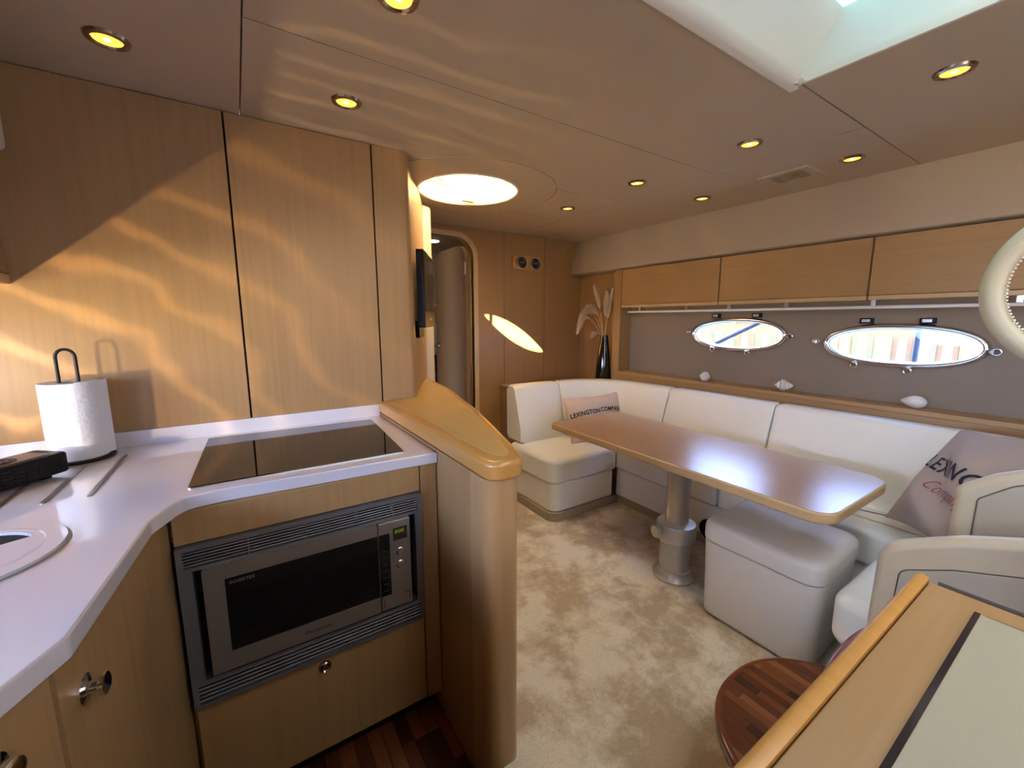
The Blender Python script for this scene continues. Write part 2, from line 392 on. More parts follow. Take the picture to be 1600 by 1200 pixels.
# ---- galley bulkhead (faces aft), three veneer panels over a dark backing
wg = thing('wall_galley', (-.15, 1.85, 0), kind=ST)
box('backing', (-.98, 1.80, -.1), (.64, 1.86, ZC), M_SHADOW, wg)
for a, b in ((-.97, .017), (.023, .503)):
    box('panel', (a, 1.79, -.1), (b, 1.803, ZC-.002), M_OAKZ, wg, bevel=.0015, seg=1)
prism('panel', rpoly([(.509, 1.79), (.655, 1.79), (.69, 1.86), (.655, 1.90), (.509, 1.803)], [0, .035, .02, 0, 0]), -.1, ZC-.002, M_OAKZ, wg)
PW = [(-.35, 1.13), (.40, 1.13), (1.13, 1.13)]
tag(slab('wall_port', [(-1.04, -.12), (1.86, -.12), (1.86, ZC), (-1.04, ZC)], [oval(c, .33, .155, 40) for c in PW], -.05, 0, M_OAKZ, fr=YZ(-.98)), kind=ST)
for k, c in enumerate(PW):
    t = thing('window_%d' % (k+3), (-.98, *c), None, None, None, ST)
    slab('frame', oval(c, .345, .17, 40), [oval(c, .325, .15, 40)], .0005, .015, M_CHROME, t, fr=YZ(-.98))
    slab('pane', oval(c, .328, .153, 40), [], -.03, -.026, M_CLEAR, t, fr=YZ(-.98))
tag(slab('wall_aft', [(-1.03, -.12), (2.72, -.12), (2.72, 2.0), (-1.03, 2.0)], [[(.10, 1.0), (1.40, 1.0), (1.40, 1.85), (.10, 1.85)]], -.04, 0, M_OAKZ, fr=XZ(-1.0)), kind=ST)
ck = thing('wall_sky_block', (.8, -2.4, -.1), kind=ST)  # unseen cockpit box, added to block the sky at the aft opening
box('sky_block_back', (-1.2, -2.5, -.1), (2.9, -2.4, 2.6), M_WELL, ck)
box('sky_block_floor', (-1.2, -2.4, .3), (2.9, -1.05, .34), M_WELL, ck)
box('sky_block_roof', (-1.3, -2.6, 2.6), (3.0, -1.05, 2.66), M_WELL, ck)
tag(box('port_sun_shade', (-1.56, -1.04, 1.50), (-1.0401, 1.9, 1.54), M_WELL), kind=ST)  # unseen overhang, added to keep direct sun out of the port windows
# ---- diagonal partition beside the galley with a rounded post
wp = thing('wall_partition', (.80, 2.1, 0), kind=ST)
prism('panel', [(.664, 1.863), (.672, 1.86), (.952, 2.392), (.952, 2.45), (.915, 2.45), (.63, 1.90)], 0, ZC-.002, M_OAKZ, wp)
prism('rounded_post', rpoly([(.948, 2.388), (1.018, 2.42), (1.022, 2.47), (.955, 2.47)], [.01, .03, .02, 0]), 0, ZC-.03, wood('pale_maple', (.58, .46, .28), (.66, .54, .35), 'z', rough=.3), wp, rt=.02)
box('return_panel', (.955, 2.47, 0), (.985, 2.93, ZC), M_OAKZ, wp)
# ---- forward bulkhead with the arched doorway
YB = 2.93
wf = thing('wall_forward', (1.8, YB, 0), kind=ST)
def arch(x0, x1, z1, r, z0=0.0, n=8):
    p = [(x0, z0), (x0, z1-r)] + [(x0+r-r*math.cos(t*math.pi/2/n), z1-r+r*math.sin(t*math.pi/2/n)) for t in range(1, n+1)]
    p += [(x1-r+r*math.sin(t*math.pi/2/n), z1-r+r*math.cos(t*math.pi/2/n)) for t in range(n+1)] + [(x1, z0)]
    return p
outer = [(.95, 0)] + arch(1.0, 1.565, 1.865, .15)[0:0] + [(.95, ZC), (1.846, ZC), (1.846, 0)] 
dl = arch(1.0, 1.565, 1.865, .15)
slab('panel', [(.985, 0), (.985, ZC-.001), (1.846, ZC-.001), (1.846, 0)] + dl[::-1], [], 0, .03, M_OAKZ, wf, fr=XZ(YB))
box('panel', (1.851, YB, 0), (2.2595, YB+.03, ZC-.001), M_OAKZ, wf, bevel=.0015, seg=1)
box('panel', (2.2655, YB, 0), (2.70, YB+.03, ZC-.001), M_OAKZ, wf, bevel=.0015, seg=1)
box('backing', (1.60, YB+.031, 0), (2.72, YB+.05, ZC), M_SHADOW, wf)
do = arch(.988, 1.602, 1.90, .18)
tag(slab('trim_1', do + dl[::-1], [], -.012, .05, wood('pale_trim', (.52, .38, .20), (.62, .47, .27), 'z', rough=.3), fr=XZ(YB)), kind=ST)
# door leaf swung open into the forward cabin
dr = thing('door_1', (1.553, 3.0, .02), kind=ST)
leaf = arch(3.0, 3.60, 1.835, .14, .02)
slab('leaf', leaf, [], -.02, .02, M_OAKDOOR, dr, fr=YZ(1.553))
hd = lathe('handle', [(0, -.055), (.012, -.055), (.014, -.048), (.009, -.045), (.009, -.02), (.024, -.018), (.024, -.01), (0, -.01)], (1.545, 3.53, 1.02), M_CHROME, dr, axis='x', seg=16)
tube('lever', [(1.495, 3.53, 1.02), (1.492, 3.50, 1.022), (1.490, 3.46, 1.02)], .007, M_CHROME, hd)
hg = box('hinge', (1.524, 3.002, 1.60), (1.532, 3.03, 1.70), M_STEEL, dr, bevel=.002)
lathe('hinge_pin', [(0, 0), (.007, 0), (.007, .09), (0, .09)], (1.528, 2.992, 1.605), M_STEEL, hg, seg=10)
# forward cabin beyond the door
fc = thing('wall_cabin_forward', (1.8, 4.7, 0), kind=ST)
box('lower_lining', (.6, 4.70, -.1), (3.2, 4.74, 1.42), M_OAKZ, fc)
box('upper_lining', (.6, 4.68, 1.42), (3.2, 4.74, 2.2), M_SOFFIT, fc)
box('shelf_edge', (.6, 4.60, 1.40), (3.2, 4.68, 1.44), M_WELL, fc, bevel=.005)
tag(box('wall_cabin_starboard', (3.2, 2.98, -.1), (3.24, 4.74, 2.2), M_OAKZ), kind=ST)
tag(box('wall_cabin_port', (.56, 2.98, -.1), (.60, 4.74, 2.2), M_OAKZ), kind=ST)
tag(box('floor_cabin', (.56, 2.98, -.1), (3.24, 4.74, 0), M_CARPET), kind=ST)
tag(box('ceiling_cabin', (.56, 2.98, 2.02), (3.24, 4.74, 2.06), M_CEIL), kind=ST)
tag(box('wall_cabin_aft', (2.70, 2.97, -.1), (3.24, 2.99, 2.2), M_OAKZ), kind=ST)
# ---- starboard hull: fabric liner with two portholes, soffit, panels
PH = [(1.462, 1.157), (.668, 1.126)]; PA, PB = .285, .086
XL = 2.68
tag(slab('wall_starboard', [(-1.0, .0), (2.32, .0), (2.32, 1.639), (-1.0, 1.639)], [oval(c, PA, PB) for c in PH], 0, .05, M_LINER, fr=YZ(XL)), kind=ST)
tag(box('wall_starboard_panel', (XL, 2.32, 0), (XL+.05, YB+.03, ZC), M_OAKZ), kind=ST)
tag(box('trim_2', (2.552, 2.322, .722), (XL, 2.398, 1.64), M_OAKZ, bevel=.002), kind=ST)
# padded soffit running fore and aft under the deck edge
sp = [(2.625, ZC), (2.592, 1.80), (2.566, 1.69), (2.562, 1.665), (2.570, 1.648), (2.60, 1.640), (2.74, 1.640), (2.74, ZC)]
V = [(x, y, z) for y in (-1.0, YB-.001) for x, z in sp]; n = len(sp)
tag(mesh('trim_3', V, [(i, (i+1) % n, n+(i+1) % n, n+i) for i in range(n)] + [tuple(range(n)), tuple(range(n, 2*n))], M_SOFFIT, smooth=50), kind=ST)
# shelf behind the sofa under the portholes
sh = thing('trim_4', (2.6, 1.0, .70), kind=ST)
box('front_board', (2.55, -1.0, .55), (2.565, 2.318, .822), M_OAKY, sh)
box('shelf_top', (2.542, -1.0, .823), (XL-.001, 2.318, .846), wood('shelf_edge', (.38, .22, .085), (.47, .285, .12), 'y', rough=.35), sh, bevel=.003)
# boxed ledge in the forward corner
lg = thing('trim_5', (2.2, 2.7, 0), kind=ST)
box('ledge_box', (1.80, 2.52, .0), (XL, YB-.001, .70), M_OAKZ, lg)
box('ledge_top', (1.79, 2.515, .70), (XL, YB-.001, .718), M_OAKX, lg, bevel=.003)
box('corner_ledge', (2.45, 2.322, .55), (XL, 2.514, .7165), M_OAKX, lg)
# ---- ceiling: flat panels with seams, round hatch plate, moulded stair hatch well
HX0, HX1, HY0, HY1 = .72, 1.455, -.80, .685          # stair hatch opening
RC = (1.11, 2.12); RH, RP = .265, .475
ce = thing('ceiling', (.8, 1.0, ZC), kind=ST)
g = .0022
def cpanel(x0, x1, y0, y1, hatch=False, disc=False):
    o = box('panel', (x0+g, y0+g, ZC), (x1-g, y1-g, ZC+.018), M_CEIL, ce)
    if hatch:
        V, Fc = prism('', rpoly([(HX0, HY0), (HX1, HY0), (HX1, HY1), (HX0, HY1)], .06), ZC-.1, ZC+.1, None, bm_only=True); cut(o, [Vector(v)-WORLD['ceiling']+Vector((.8,1.0,ZC)) for v in V], Fc)
    if disc:
        V, Fc = prism('', circ(*RC, RP+g, 72), ZC-.1, ZC+.1, None, bm_only=True); cut(o, V, Fc)
cpanel(-1.0, .07, -1.0, 1.83)
cpanel(.07, 2.66, -1.0, .66, hatch=True)
cpanel(.07, 1.96, .66, 1.24, hatch=True)
cpanel(.07, 1.96, 1.24, 1.83, disc=True)
cpanel(.60, 1.96, 1.83, 2.35, disc=True)
cpanel(.60, 1.96, 2.35, 2.95, disc=True)
cpanel(1.96, 2.66, .66, 2.95)
slab('hatch_plate', circ(*RC, RP-g, 72), [circ(*RC, RH, 64)], ZC, ZC+.02, M_CEIL, ce)
dk = slab('deck', [(-1.05, -1.04), (2.78, -1.04), (2.78, 3.0), (-1.05, 3.0)], [[(HX0, HY0), (HX1, HY0), (HX1, HY1), (HX0, HY1)], circ(*RC, RH+.004, 64)], ZC+.021, ZC+.06, M_WELL)
tag(dk, kind=ST)
# moulded well of the stair hatch
hw = thing('hatch_well', ((HX0+HX1)/2, 0, ZC), 'moulded cream well and blue lit pane of the stair hatch in the ceiling', 'hatch')
pf = [(HY1+.012, ZC-.004), (HY1-.01, ZC-.002), (HY1-.03, ZC+.02), (HY1-.06, ZC+.07), (HY1-.10, ZC+.12), (HY1-.115, ZC+.15), (HY1+.02, ZC+.17)]
V = [(x, y, z) for x in (HX0-.012, HX1+.02) for y, z in pf]; n = len(pf)
mesh('front_moulding', V, [(i, i+1, n+i+1, n+i) for i in range(n-1)] + [tuple(range(n)), tuple(range(n, 2*n)), (n-1, 0, n, 2*n-1)], M_WELL, hw, smooth=60)
ps = [(HX1+.006, ZC-.0015), (HX1-.002, ZC-.001), (HX1-.008, ZC+.02), (HX1-.004, ZC+.15), (HX1+.05, ZC+.17)]
n = len(ps)
V = [(x, y, z) for y in (HY0, HY1-.004) for x, z in ps]
mesh('side_moulding', V, [(i, i+1, n+i+1, n+i) for i in range(n-1)] + [tuple(range(n)), tuple(range(n, 2*n)), (n-1, 0, n, 2*n-1)], M_WELL, hw, smooth=60)
V = [(HX0+HX1-x, y, z) for y in (HY0, HY1-.004) for x, z in ps]
mesh('side_moulding', V, [(i, i+1, n+i+1, n+i) for i in range(n-1)] + [tuple(range(n)), tuple(range(n, 2*n)), (n-1, 0, n, 2*n-1)], M_WELL, hw, smooth=60)
box('aft_moulding', (HX0, HY0-.03, ZC), (HX1, HY0+.01, ZC+.15), M_WELL, hw)
box('pane', (HX0-.02, .15, ZC+.152), (HX1+.05, HY1-.09, ZC+.166), M_PANE, hw)
box('sky_glow_panel', (HX0-.02, HY0-.03, ZC+.45), (HX1+.02, .149, ZC+.464), M_SKYGLOW, hw)  # glowing panel out of view, added as hatch light for open sky
box('light_baffle', (HX0-.03, HY0-.03, ZC+.1505), (HX0, .149, ZC+.449), M_WELL, hw); box('light_baffle', (HX1, HY0-.03, ZC+.1715), (HX1+.03, .149, ZC+.449), M_WELL, hw)
box('light_baffle', (HX0, HY0-.03, ZC+.1505), (HX1, HY0, ZC+.449), M_WELL, hw); box('light_baffle', (HX0, .150, ZC+.2005), (HX1, .17, ZC+.464), M_WELL, hw)  # unseen shaft walls, added to cut hatch light on galley wall and ceiling
box('pane_cover', (HX0-.06, .151, ZC+.175), (HX1+.09, HY1+.05, ZC+.20), M_WELL, hw)
# round deck hatch with sunlit well
rh = thing('round_deck_hatch', (*RC, ZC), 'round glowing deck hatch in the ceiling above the doorway', 'hatch')
lathe('well', [(RH-.002, -.004), (RH+.006, -.006), (RH+.008, .0), (RH-.001, .004), (RH-.004, .08), (RH-.022, .095), (RH-.022, .104), (RH+.02, .104), (RH+.02, .01)], (*RC, ZC), mat('hatch_gelcoat', (.86, .80, .66), .4), rh, seg=56, closed=True)
lathe('pane', [(0, .114), (RH+.01, .114), (RH+.01, .118), (0, .118)], (*RC, ZC), M_CLEAR, rh, seg=40)
def leaf_pt(s, side):          # leaf gap in the blind, shaped to throw the sun patch on the bulkhead
    ax, ay = .945, 2.243; bx, by = 1.237, 1.956; ln = math.hypot(bx-ax, by-ay); nx, ny = -(by-ay)/ln, (bx-ax)/ln
    h = side*.095*math.sin(math.pi*s)**.75
    return (ax+(bx-ax)*s+nx*h, ay+(by-ay)*s+ny*h)
gap = [leaf_pt(k/14, 1) for k in range(15)] + [leaf_pt(1-k/14, -1) for k in range(1, 14)]
slab('frosted_blind', circ(*RC, RH+.01, 64), [gap], ZC+.1055, ZC+.1085, frosted(), rh)
for a in (2.3, 3.6):
    fx, fy = RC[0]+.16*math.cos(a), RC[1]+.16*math.sin(a)
    box('latch', (-.035, -.012, ZC+.07), (.035, .012, ZC+.1), M_WELL, rh, bevel=.004, M=Matrix.Translation((fx, fy, 0)) @ Matrix.Rotation(a+math.pi/2, 4, 'Z'))
box('catch', (RC[0]-.035+.1, RC[1]+RH-.075, ZC+.004), (RC[0]+.045+.1, RC[1]+RH-.045, ZC+.03), M_WELL, rh, bevel=.004)

# ================================================================== LIGHTS AND FITTINGS IN THE CEILING
def downlight(loc, label):
    t = thing('downlight', loc, label, 'light', 'ceiling downlights')
    lathe('bezel', [(.030, -.004), (.034, -.008), (.043, -.006), (.046, 0.0), (.030, 0.0)], loc, M_BRONZE, t, seg=28, closed=True)
    lathe('lamp_glass', [(0, -.0035), (.0301, -.0035), (.0301, -.0005), (0, -.0005)], loc, M_BULB, t, seg=24)
    lathe('lamp_filament', [(0, -.006), (.006, -.0052), (.008, -.0036), (0, -.0036)], loc, M_BULBHOT, t, seg=12)
    return t
DL = [((-.208, 1.512), 'round downlight nearest the left edge, above the kitchen roll'),
      ((.354, 1.503), 'round downlight above the hob, beside the galley panels'),
      ((.352, .985), 'round downlight cut by the top edge of the picture'),
      ((1.74, .393), 'large bright downlight beside the stair hatch, nearest the right edge'),
      ((1.758, .963), 'round downlight between the stair hatch and the ceiling vent'),
      ((1.762, 1.526), 'round downlight between the round hatch and the ceiling vent'),
      ((1.789, 2.092), 'small downlight nearest the round hatch plate and the forward bulkhead'),
      ((2.29, 1.504), 'downlight near the padded soffit, forward of the ceiling vent'),
      ((2.282, .80), 'downlight near the padded soffit, just right of the ceiling vent')]
d0 = None
for (x, y), lb in DL:
    if d0 is None: d0 = downlight((x, y, ZC), lb)
    else: tag(copy_tree(d0, (x, y, ZC)), lb)
cl = thing('downlight', (1.7, 4.0, 2.02), 'tiny downlight in the cabin beyond the open door', 'light')
lathe('lamp_glass', [(0, -.006), (.05, -.004), (.05, 0), (0, 0)], (1.7, 4.0, 2.02), mat('cabin_lamp', (1, .9, .8), .4, emit=(1, .76, .48), estr=40), cl, seg=20)
vt = thing('ceiling_vent', (2.30, 1.045, ZC), 'beige rectangular air vent grille in the ceiling', 'vent')
slab('frame', [(2.205, .94), (2.395, .94), (2.395, 1.155), (2.205, 1.155)], [[(2.235, .972), (2.365, .972), (2.365, 1.125), (2.235, 1.125)]], ZC-.008, ZC-.0005, M_CEIL, vt)
box('backing', (2.23, .968, ZC-.002), (2.37, 1.13, ZC-.0005), mat('vent_shade', (.30, .25, .19), .8), vt)
for k in range(10):
    y = .978+k*.0155; box('slat', (2.235, y, ZC-.006), (2.365, y+.007, ZC-.0022), M_SOFFIT, vt)
# ================================================================== STARBOARD SIDE
def porthole(c, label, hin, dogs):
    t = thing('window_1' if c is PH[0] else 'window_2', (XL, *c), label, None, None, ST)
    V, Fc = [], []
    prof = [(0, .004), (-.004, -.012), (.008, -.020), (.020, -.012), (.024, 0.0), (.012, .002)]
    n = 56
    for (d, wv) in prof:
        for (u, v) in oval(c, PA+d, PB+d, n): V.append((XL+wv, u, v))
    k = len(prof)
    for a in range(k):
        b = (a+1) % k
        for i in range(n): j = (i+1) % n; Fc.append((a*n+i, a*n+j, b*n+j, b*n+i))
    mesh('frame', V, Fc, M_CHROME, t, smooth=True)
    slab('reveal', oval(c, PA-.0005, PB-.0005, n), [oval(c, PA-.006, PB-.006, n)], .005, .06, M_WELL, t, fr=YZ(XL))
    slab('pane', oval(c, PA-.004, PB-.004, n), [], .010, .014, M_CLEAR, t, fr=YZ(XL))
    for u in hin:
        h = box('hinge', (XL-.022, c[0]+u-.028, c[1]+PB+.020), (XL-.001, c[0]+u+.028, c[1]+PB+.048), M_BLACK, t, bevel=.004)
        box('hinge_plate', (XL-.026, c[0]+u-.016, c[1]+PB+.027), (XL-.0225, c[0]+u+.018, c[1]+PB+.042), M_STEEL, h, bevel=.002)
    for (u, v) in dogs:
        p = (XL-.020, c[0]+u, c[1]+v)
        dgk = tube('dog', [(XL-.018, p[1]+.014*math.cos(a), p[2]+.014*math.sin(a)) for a in [2*math.pi*q/16 for q in range(16)]], .0042, M_CHROME, t, seg=8, closed=True)
        lathe('dog_screw', [(0, -.03), (.007, -.03), (.008, -.012), (.005, -.01), (.005, .016), (0, .016)], (XL-.018, p[1]-.010*math.copysign(1, u) if abs(v) < .03 else p[1], p[2] if abs(v) < .03 else p[2]+.012), M_CHROME, dgk, axis='x', seg=12)
    return t
porthole(PH[0], 'forward oval chrome porthole nearest the vase, crossed by a diagonal rope outside', (.13, -.13), ((.325, .012), (-.325, .0), (.14, -.100), (-.09, -.114)))
porthole(PH[1], 'aft oval chrome porthole nearest the grab handle, with a dark upright outside', (.125, -.10), ((.335, .008), (-.325, -.01), (.155, -.106), (-.055, -.118)))
# overhead lockers
for k, (y0, y1, lb) in enumerate(((1.522, 2.318, 'oak overhead locker nearest the vase, left of the row'),
                                  (.772, 1.518, 'middle oak overhead locker above the forward porthole'),
                                  (.022, .768, 'oak overhead locker above the aft porthole, behind the grab handle'),
                                  (-.73, .018, 'aftmost oak overhead locker, beyond the right edge'))):
    if k == 3: continue
    t = thing('overhead_locker', (2.62, (y0+y1)/2, 1.34), lb, 'cabinet', 'overhead lockers above the portholes')
    box('body', (2.566, y0, 1.350), (XL-.002, y1, 1.638), M_OAKY, t)
    box('door', (2.550, y0+.002, 1.368), (2.5655, y1-.002, 1.636), M_OAKY, t, bevel=.002, seg=1)
    box('bottom_rail', (2.552, y0+.002, 1.345), (2.5655, y1-.002, 1.365), M_CAP if False else M_TEDGE, t, bevel=.002, seg=1)
rl = thing('curtain_rail', (2.62, 1.2, 1.31), 'white curtain rail on small brackets under the overhead lockers', 'rail')
tube('rod', [(2.615, 2.30, 1.312), (2.615, -.6, 1.312)], .008, mat('rail_white', (.80, .78, .74), .3), rl)
for y in (2.18, 1.78, 1.48, 1.15, .76, .30):
    b = box('bracket', (2.607, y-.010, 1.318), (2.623, y+.010, 1.349), M_STEEL, rl, bevel=.002)
# shells on the shelf
def shell(loc, L, rz, label, kind):
    V, Fc = [], []; n, sg = 22, 14; rr = random.Random(kind)
    for i in range(n):
        t = i/(n-1)
        if kind == 2: r = .40*max(0.0, math.sin(math.pi*min(1, t**.8)))**.75*(1-.25*t)
        else:
            r = (.40*(t/.42)**.9 if t < .42 else .40*max(0.0, 1-((t-.42)/.58))**.62)
            r *= 1+.16*math.sin(t*38)*(1 if t < .62 else .2)
        r = max(r, .004)
        for k in range(sg):
            a = 2*math.pi*k/sg; q = r*(1+(.13*max(0, math.cos(3*a+t*5)) if kind != 2 else .04*math.cos(5*a)))
            V.append(Matrix.Rotation(rz, 3, 'Z') @ Vector(((t-.5)*L, q*L*math.cos(a), max(-.34*L+.0, q*L*.85*math.sin(a))))+Vector(loc))
    zmin = min(v.z for v in V); V = [v+Vector((0, 0, loc[2]-zmin)) for v in V]
    for i in range(n-1):
        for k in range(sg): j = (k+1) % sg; Fc.append((i*sg+k, i*sg+j, (i+1)*sg+j, (i+1)*sg+k))
    Fc += [tuple(range(sg)), tuple((n-1)*sg+k for k in range(sg))]
    return tag(mesh('seashell', V, Fc, M_SHELL, smooth=60), label, 'seashell', 'seashells on the shelf')
shell((2.605, 1.605, .8465), .085, R(80), 'small flat white seashell below the forward porthole', 1)
shell((2.60, 1.115, .8465), .095, R(-70), 'pointed white conch shell between the two portholes', 3)
shell((2.60, .562, .8465), .095, R(88), 'smooth rounded white shell below the aft porthole', 2)

# ================================================================== SOFA
so = thing('sofa_base', (2.1, 1.4, 0), 'white vinyl sofa base with brown carpeted plinth along hull and bulkhead', 'sofa')
fwd = [(1.545, 1.895), (2.105, 1.895), (2.105, .02), (2.54, .02), (2.54, 2.51), (1.545, 2.51)]
prism('plinth', rpoly([(1.535, 1.885), (2.115, 1.885), (2.115, .03), (2.54, .03), (2.54, 2.512), (1.535, 2.512)], [.07, 0, 0, 0, 0, 0]), 0, .055, M_PLINTH, so)
prism('base_panel', rpoly([(1.545, 1.893), (2.06, 1.893), (2.06, 2.50), (1.545, 2.50)], [.08, 0, 0, 0]), .056, .243, M_WHITE, so, rt=.012, rb=.012)
prism('base_panel', [(2.105, .03), (2.54, .03), (2.54, 1.891), (2.105, 1.891)], .056, .243, M_WHITE, so, rt=.012, rb=.008)
sv = lathe('speaker_grille', [(0, -.012), (.030, -.010), (.034, -.004), (.050, -.010), (.057, -.006), (.058, 0), (0, 0)], (2.1045, 1.206, .098), M_BLACK, so, axis='x', seg=32)
def cushion(name, poly, z0, z1, label, grp, crown=.008, rt=.035, rb=.02, rad=None):
    return tag(prism(name, rpoly(poly, rad) if rad else poly, z0, z1, M_WHITE, rt=rt, rb=rb, seg=5, crown=crown, smooth=60), label, 'cushion', grp)
G = 'white seat cushions of the sofa'
cushion('seat_cushion', [(1.53, 1.875), (2.078, 1.875), (2.078, 2.38), (1.53, 2.38)], .246, .405, 'white seat cushion at the forward end, in front of the doorway', G, rad=[.09, .02, .02, .05])
cushion('seat_cushion', [(2.085, 1.172), (2.44, 1.172), (2.44, 2.18), (2.085, 2.18)], .246, .405, 'white seat cushion along the hull behind the table pedestal', G, rad=[.02]*4)
cushion('seat_cushion', [(2.085, .03), (2.44, .03), (2.44, 1.166), (2.085, 1.166)], .246, .405, 'white seat cushion along the hull behind the ottoman', G, rad=[.02]*4)
# aft seat
ab = prism('aft_seat_base', rpoly([(1.56, .395), (2.07, .395), (2.07, -.1), (1.84, -.1), (1.84, .28), (1.74, .28), (1.74, -.1), (1.56, -.1)], [.05, 0, 0, 0, 0, 0, 0, 0]), 0, .22, M_WHITE, rt=.01); tag(ab, 'white base under the short aft seat cushion beside the ottoman', 'seat base')
ac = prism('seat_cushion', rpoly([(1.50, .452), (2.075, .452), (2.075, -.1), (1.84, -.1), (1.84, .30), (1.735, .30), (1.735, -.1), (1.50, -.1)], [.07, .05, .02, .02, .01, .01, .02, .02]), .222, .40, M_WHITE, rt=.040, rb=.045, seg=6, smooth=60)
tag(ac, 'white aft seat cushion end beside the ottoman', 'cushion', G)
pipe = [(1.52, .30, .383), (1.52, .40, .383), (1.535, .432, .383)]
# back cushions: a leaning profile swept along the plan line of the backrest
def backrest(path, label, z0=.412, z1=.80, lean=.085, th=.115, endr=.02):
    """path runs along the top front edge, seat on its right-hand side"""
    P = [Vector(p) for p in path]; n = len(P); V, Fc = [], []
    def prof(s):      # (offset to the seat side, z), s shrinks the ends
        r = .04
        pts = [(lean, z0+.02), (lean-.004, z0), (-th*.8, z0), (-th, z0+.03), (-th-.005, z1-.03), (-th+.025, z1)]
        for k in range(6): t = k/5*math.pi/2; pts.append((-r+r*math.sin(t), z1-r+r*math.cos(t)))
        pts += [(lean*.28+.006, z1-.12), (lean*.62+.012, z1-.23), (lean*.92+.008, z0+.09)]
        cx, cz = -.02, (z0+z1)/2
        return [(cx+(a-cx)*(1-s), cz+(b-cz)*(1-s*.25)) for a, b in pts]
    acc = 0; tot = sum((P[i+1]-P[i]).length for i in range(n-1)); np_ = 0
    rows = []
    for i in range(n):
        d = (P[min(i+1, n-1)]-P[max(i-1, 0)]).normalized(); nr = Vector((d.y, -d.x))
        rows.append((P[i], nr))
    ext = [(rows[0][0], rows[0][1], .16)]
    d0_ = (P[1]-P[0]).normalized(); d1_ = (P[-1]-P[-2]).normalized()
    ext += [(rows[0][0]+d0_*endr*.35, rows[0][1], .05), (rows[0][0]+d0_*endr, rows[0][1], 0)]
    ext += [(p, q, 0) for p, q in rows[1:-1]]
    ext += [(rows[-1][0]-d1_*endr, rows[-1][1], 0), (rows[-1][0]-d1_*endr*.35, rows[-1][1], .05), (rows[-1][0], rows[-1][1], .16)]
    for p, nr, s in ext:
        pr = prof(s); np_ = len(pr)
        for a, z in pr: V.append((p.x+nr.x*a, p.y+nr.y*a, z))
    for i in range(len(ext)-1):
        for k in range(np_): j = (k+1) % np_; Fc.append((i*np_+k, i*np_+j, (i+1)*np_+j, (i+1)*np_+k))
    Fc += [tuple(range(np_)), tuple((len(ext)-1)*np_+k for k in range(np_))]
    return tag(mesh('back_cushion', V, Fc, M_WHITE, smooth=50), label, 'cushion', 'white back cushions of the sofa')
backrest([(1.565, 2.345), (1.68, 2.345), (1.80, 2.342), (1.95, 2.335)], 'white back cushion at the forward end beside the doorway', endr=.05)
arcp = [(1.956, 2.333), (2.03, 2.32)] + [(2.06+.31*math.sin(t), 2.00+.31*math.cos(t)) for t in [k/8*math.pi/2 for k in range(1, 9)]] + [(2.37, 1.90), (2.372, 1.80), (2.374, 1.716)]
backrest(arcp, 'curved white corner back cushion behind the pink pillow')
backrest([(2.374, 1.710), (2.38, 1.5), (2.385, 1.3), (2.392, 1.066)], 'white back cushion along the hull behind the table middle')
backrest([(2.392, 1.060), (2.40, .8), (2.405, .6), (2.41, .02)], 'white back cushion along the hull, behind the taupe pillow')
# pillows
def pillow(name, a, b, T, Mx, m, label, n=40, wr=.0, seed=1):
    rr = random.Random(seed); ph = [(rr.uniform(2, 6), rr.uniform(2, 6), rr.uniform(0, 6)) for _ in range(4)]
    def surf(u, v, s):
        px = a*u*(1-.07*(1-v*v)**1.0*abs(u)**3 + .0) ; py = b*v*(1-.09*(1-u*u)*abs(v)**3)
        h = T*max(0, (1-abs(u)**2.6)*(1-abs(v)**2.6))**.55
        for (fu, fv, p0) in ph: h += wr*math.sin(fu*u+fv*v+p0)*(1-u*u)*(1-v*v)*(1 if s > 0 else 0)
        return Vector((px, py, s*h))
    V, Fc = [], []; idx = {}
    for s in (1, -1):
        for i in range(n+1):
            for j in range(n+1):
                if s < 0 and (i in (0, n) or j in (0, n)): idx[s, i, j] = idx[1, i, j]; continue
                u = math.sin((i/n-.5)*math.pi); v = math.sin((j/n-.5)*math.pi)
                idx[s, i, j] = len(V); V.append(Mx @ surf(u, v, s))
        for i in range(n):
            for j in range(n): Fc.append((idx[s, i, j], idx[s, i+1, j], idx[s, i+1, j+1], idx[s, i, j+1]))
    base = min(V, key=lambda q: q.z); c = Vector((sum(q.x for q in V)/len(V), sum(q.y for q in V)/len(V), base.z))
    t = thing(name, c, label, 'pillow'); mesh('cover', V, Fc, m, t, smooth=True)
    def put(body, size, u0, v0, ink, nm='lettering', shear=0, spacing=1.0, sx=1.0, arc=0.0, bold=.022, rot=0.0, align='CENTER'):
        tv, tf = textgeo(body, size, shear, spacing, align, detail=True, bold=bold); W = []
        tv = [Vector((q.x*math.cos(rot)-q.y*math.sin(rot), q.x*math.sin(rot)+q.y*math.cos(rot), 0)) for q in tv]
        for q in tv:
            u = max(-.995, min(.995, u0+q.x*sx/a)); v = v0+q.y/b-arc*u*u
            W.append(Mx @ (surf(u, v, 1)+Vector((0, 0, .0032))))
        mesh(nm, W, tf, ink, t)
    return t, put
def basis(c, ex, ey):
    ex = Vector(ex).normalized(); ey = Vector(ey); ey = (ey-ex*ex.dot(ey)).normalized(); ez = ex.cross(ey)
    return Matrix(((ex.x, ey.x, ez.x, c[0]), (ex.y, ey.y, ez.y, c[1]), (ex.z, ey.z, ez.z, c[2]), (0, 0, 0, 1)))
pk, put = pillow('throw_pillow', .245, .165, .055, basis((2.09, 2.10, .560), (1, -.10, .02), (.02, .33, 1)), M_PINK, 'small pink linen pillow printed LEXINGTON COMPANY leaning in the sofa corner', wr=.006)
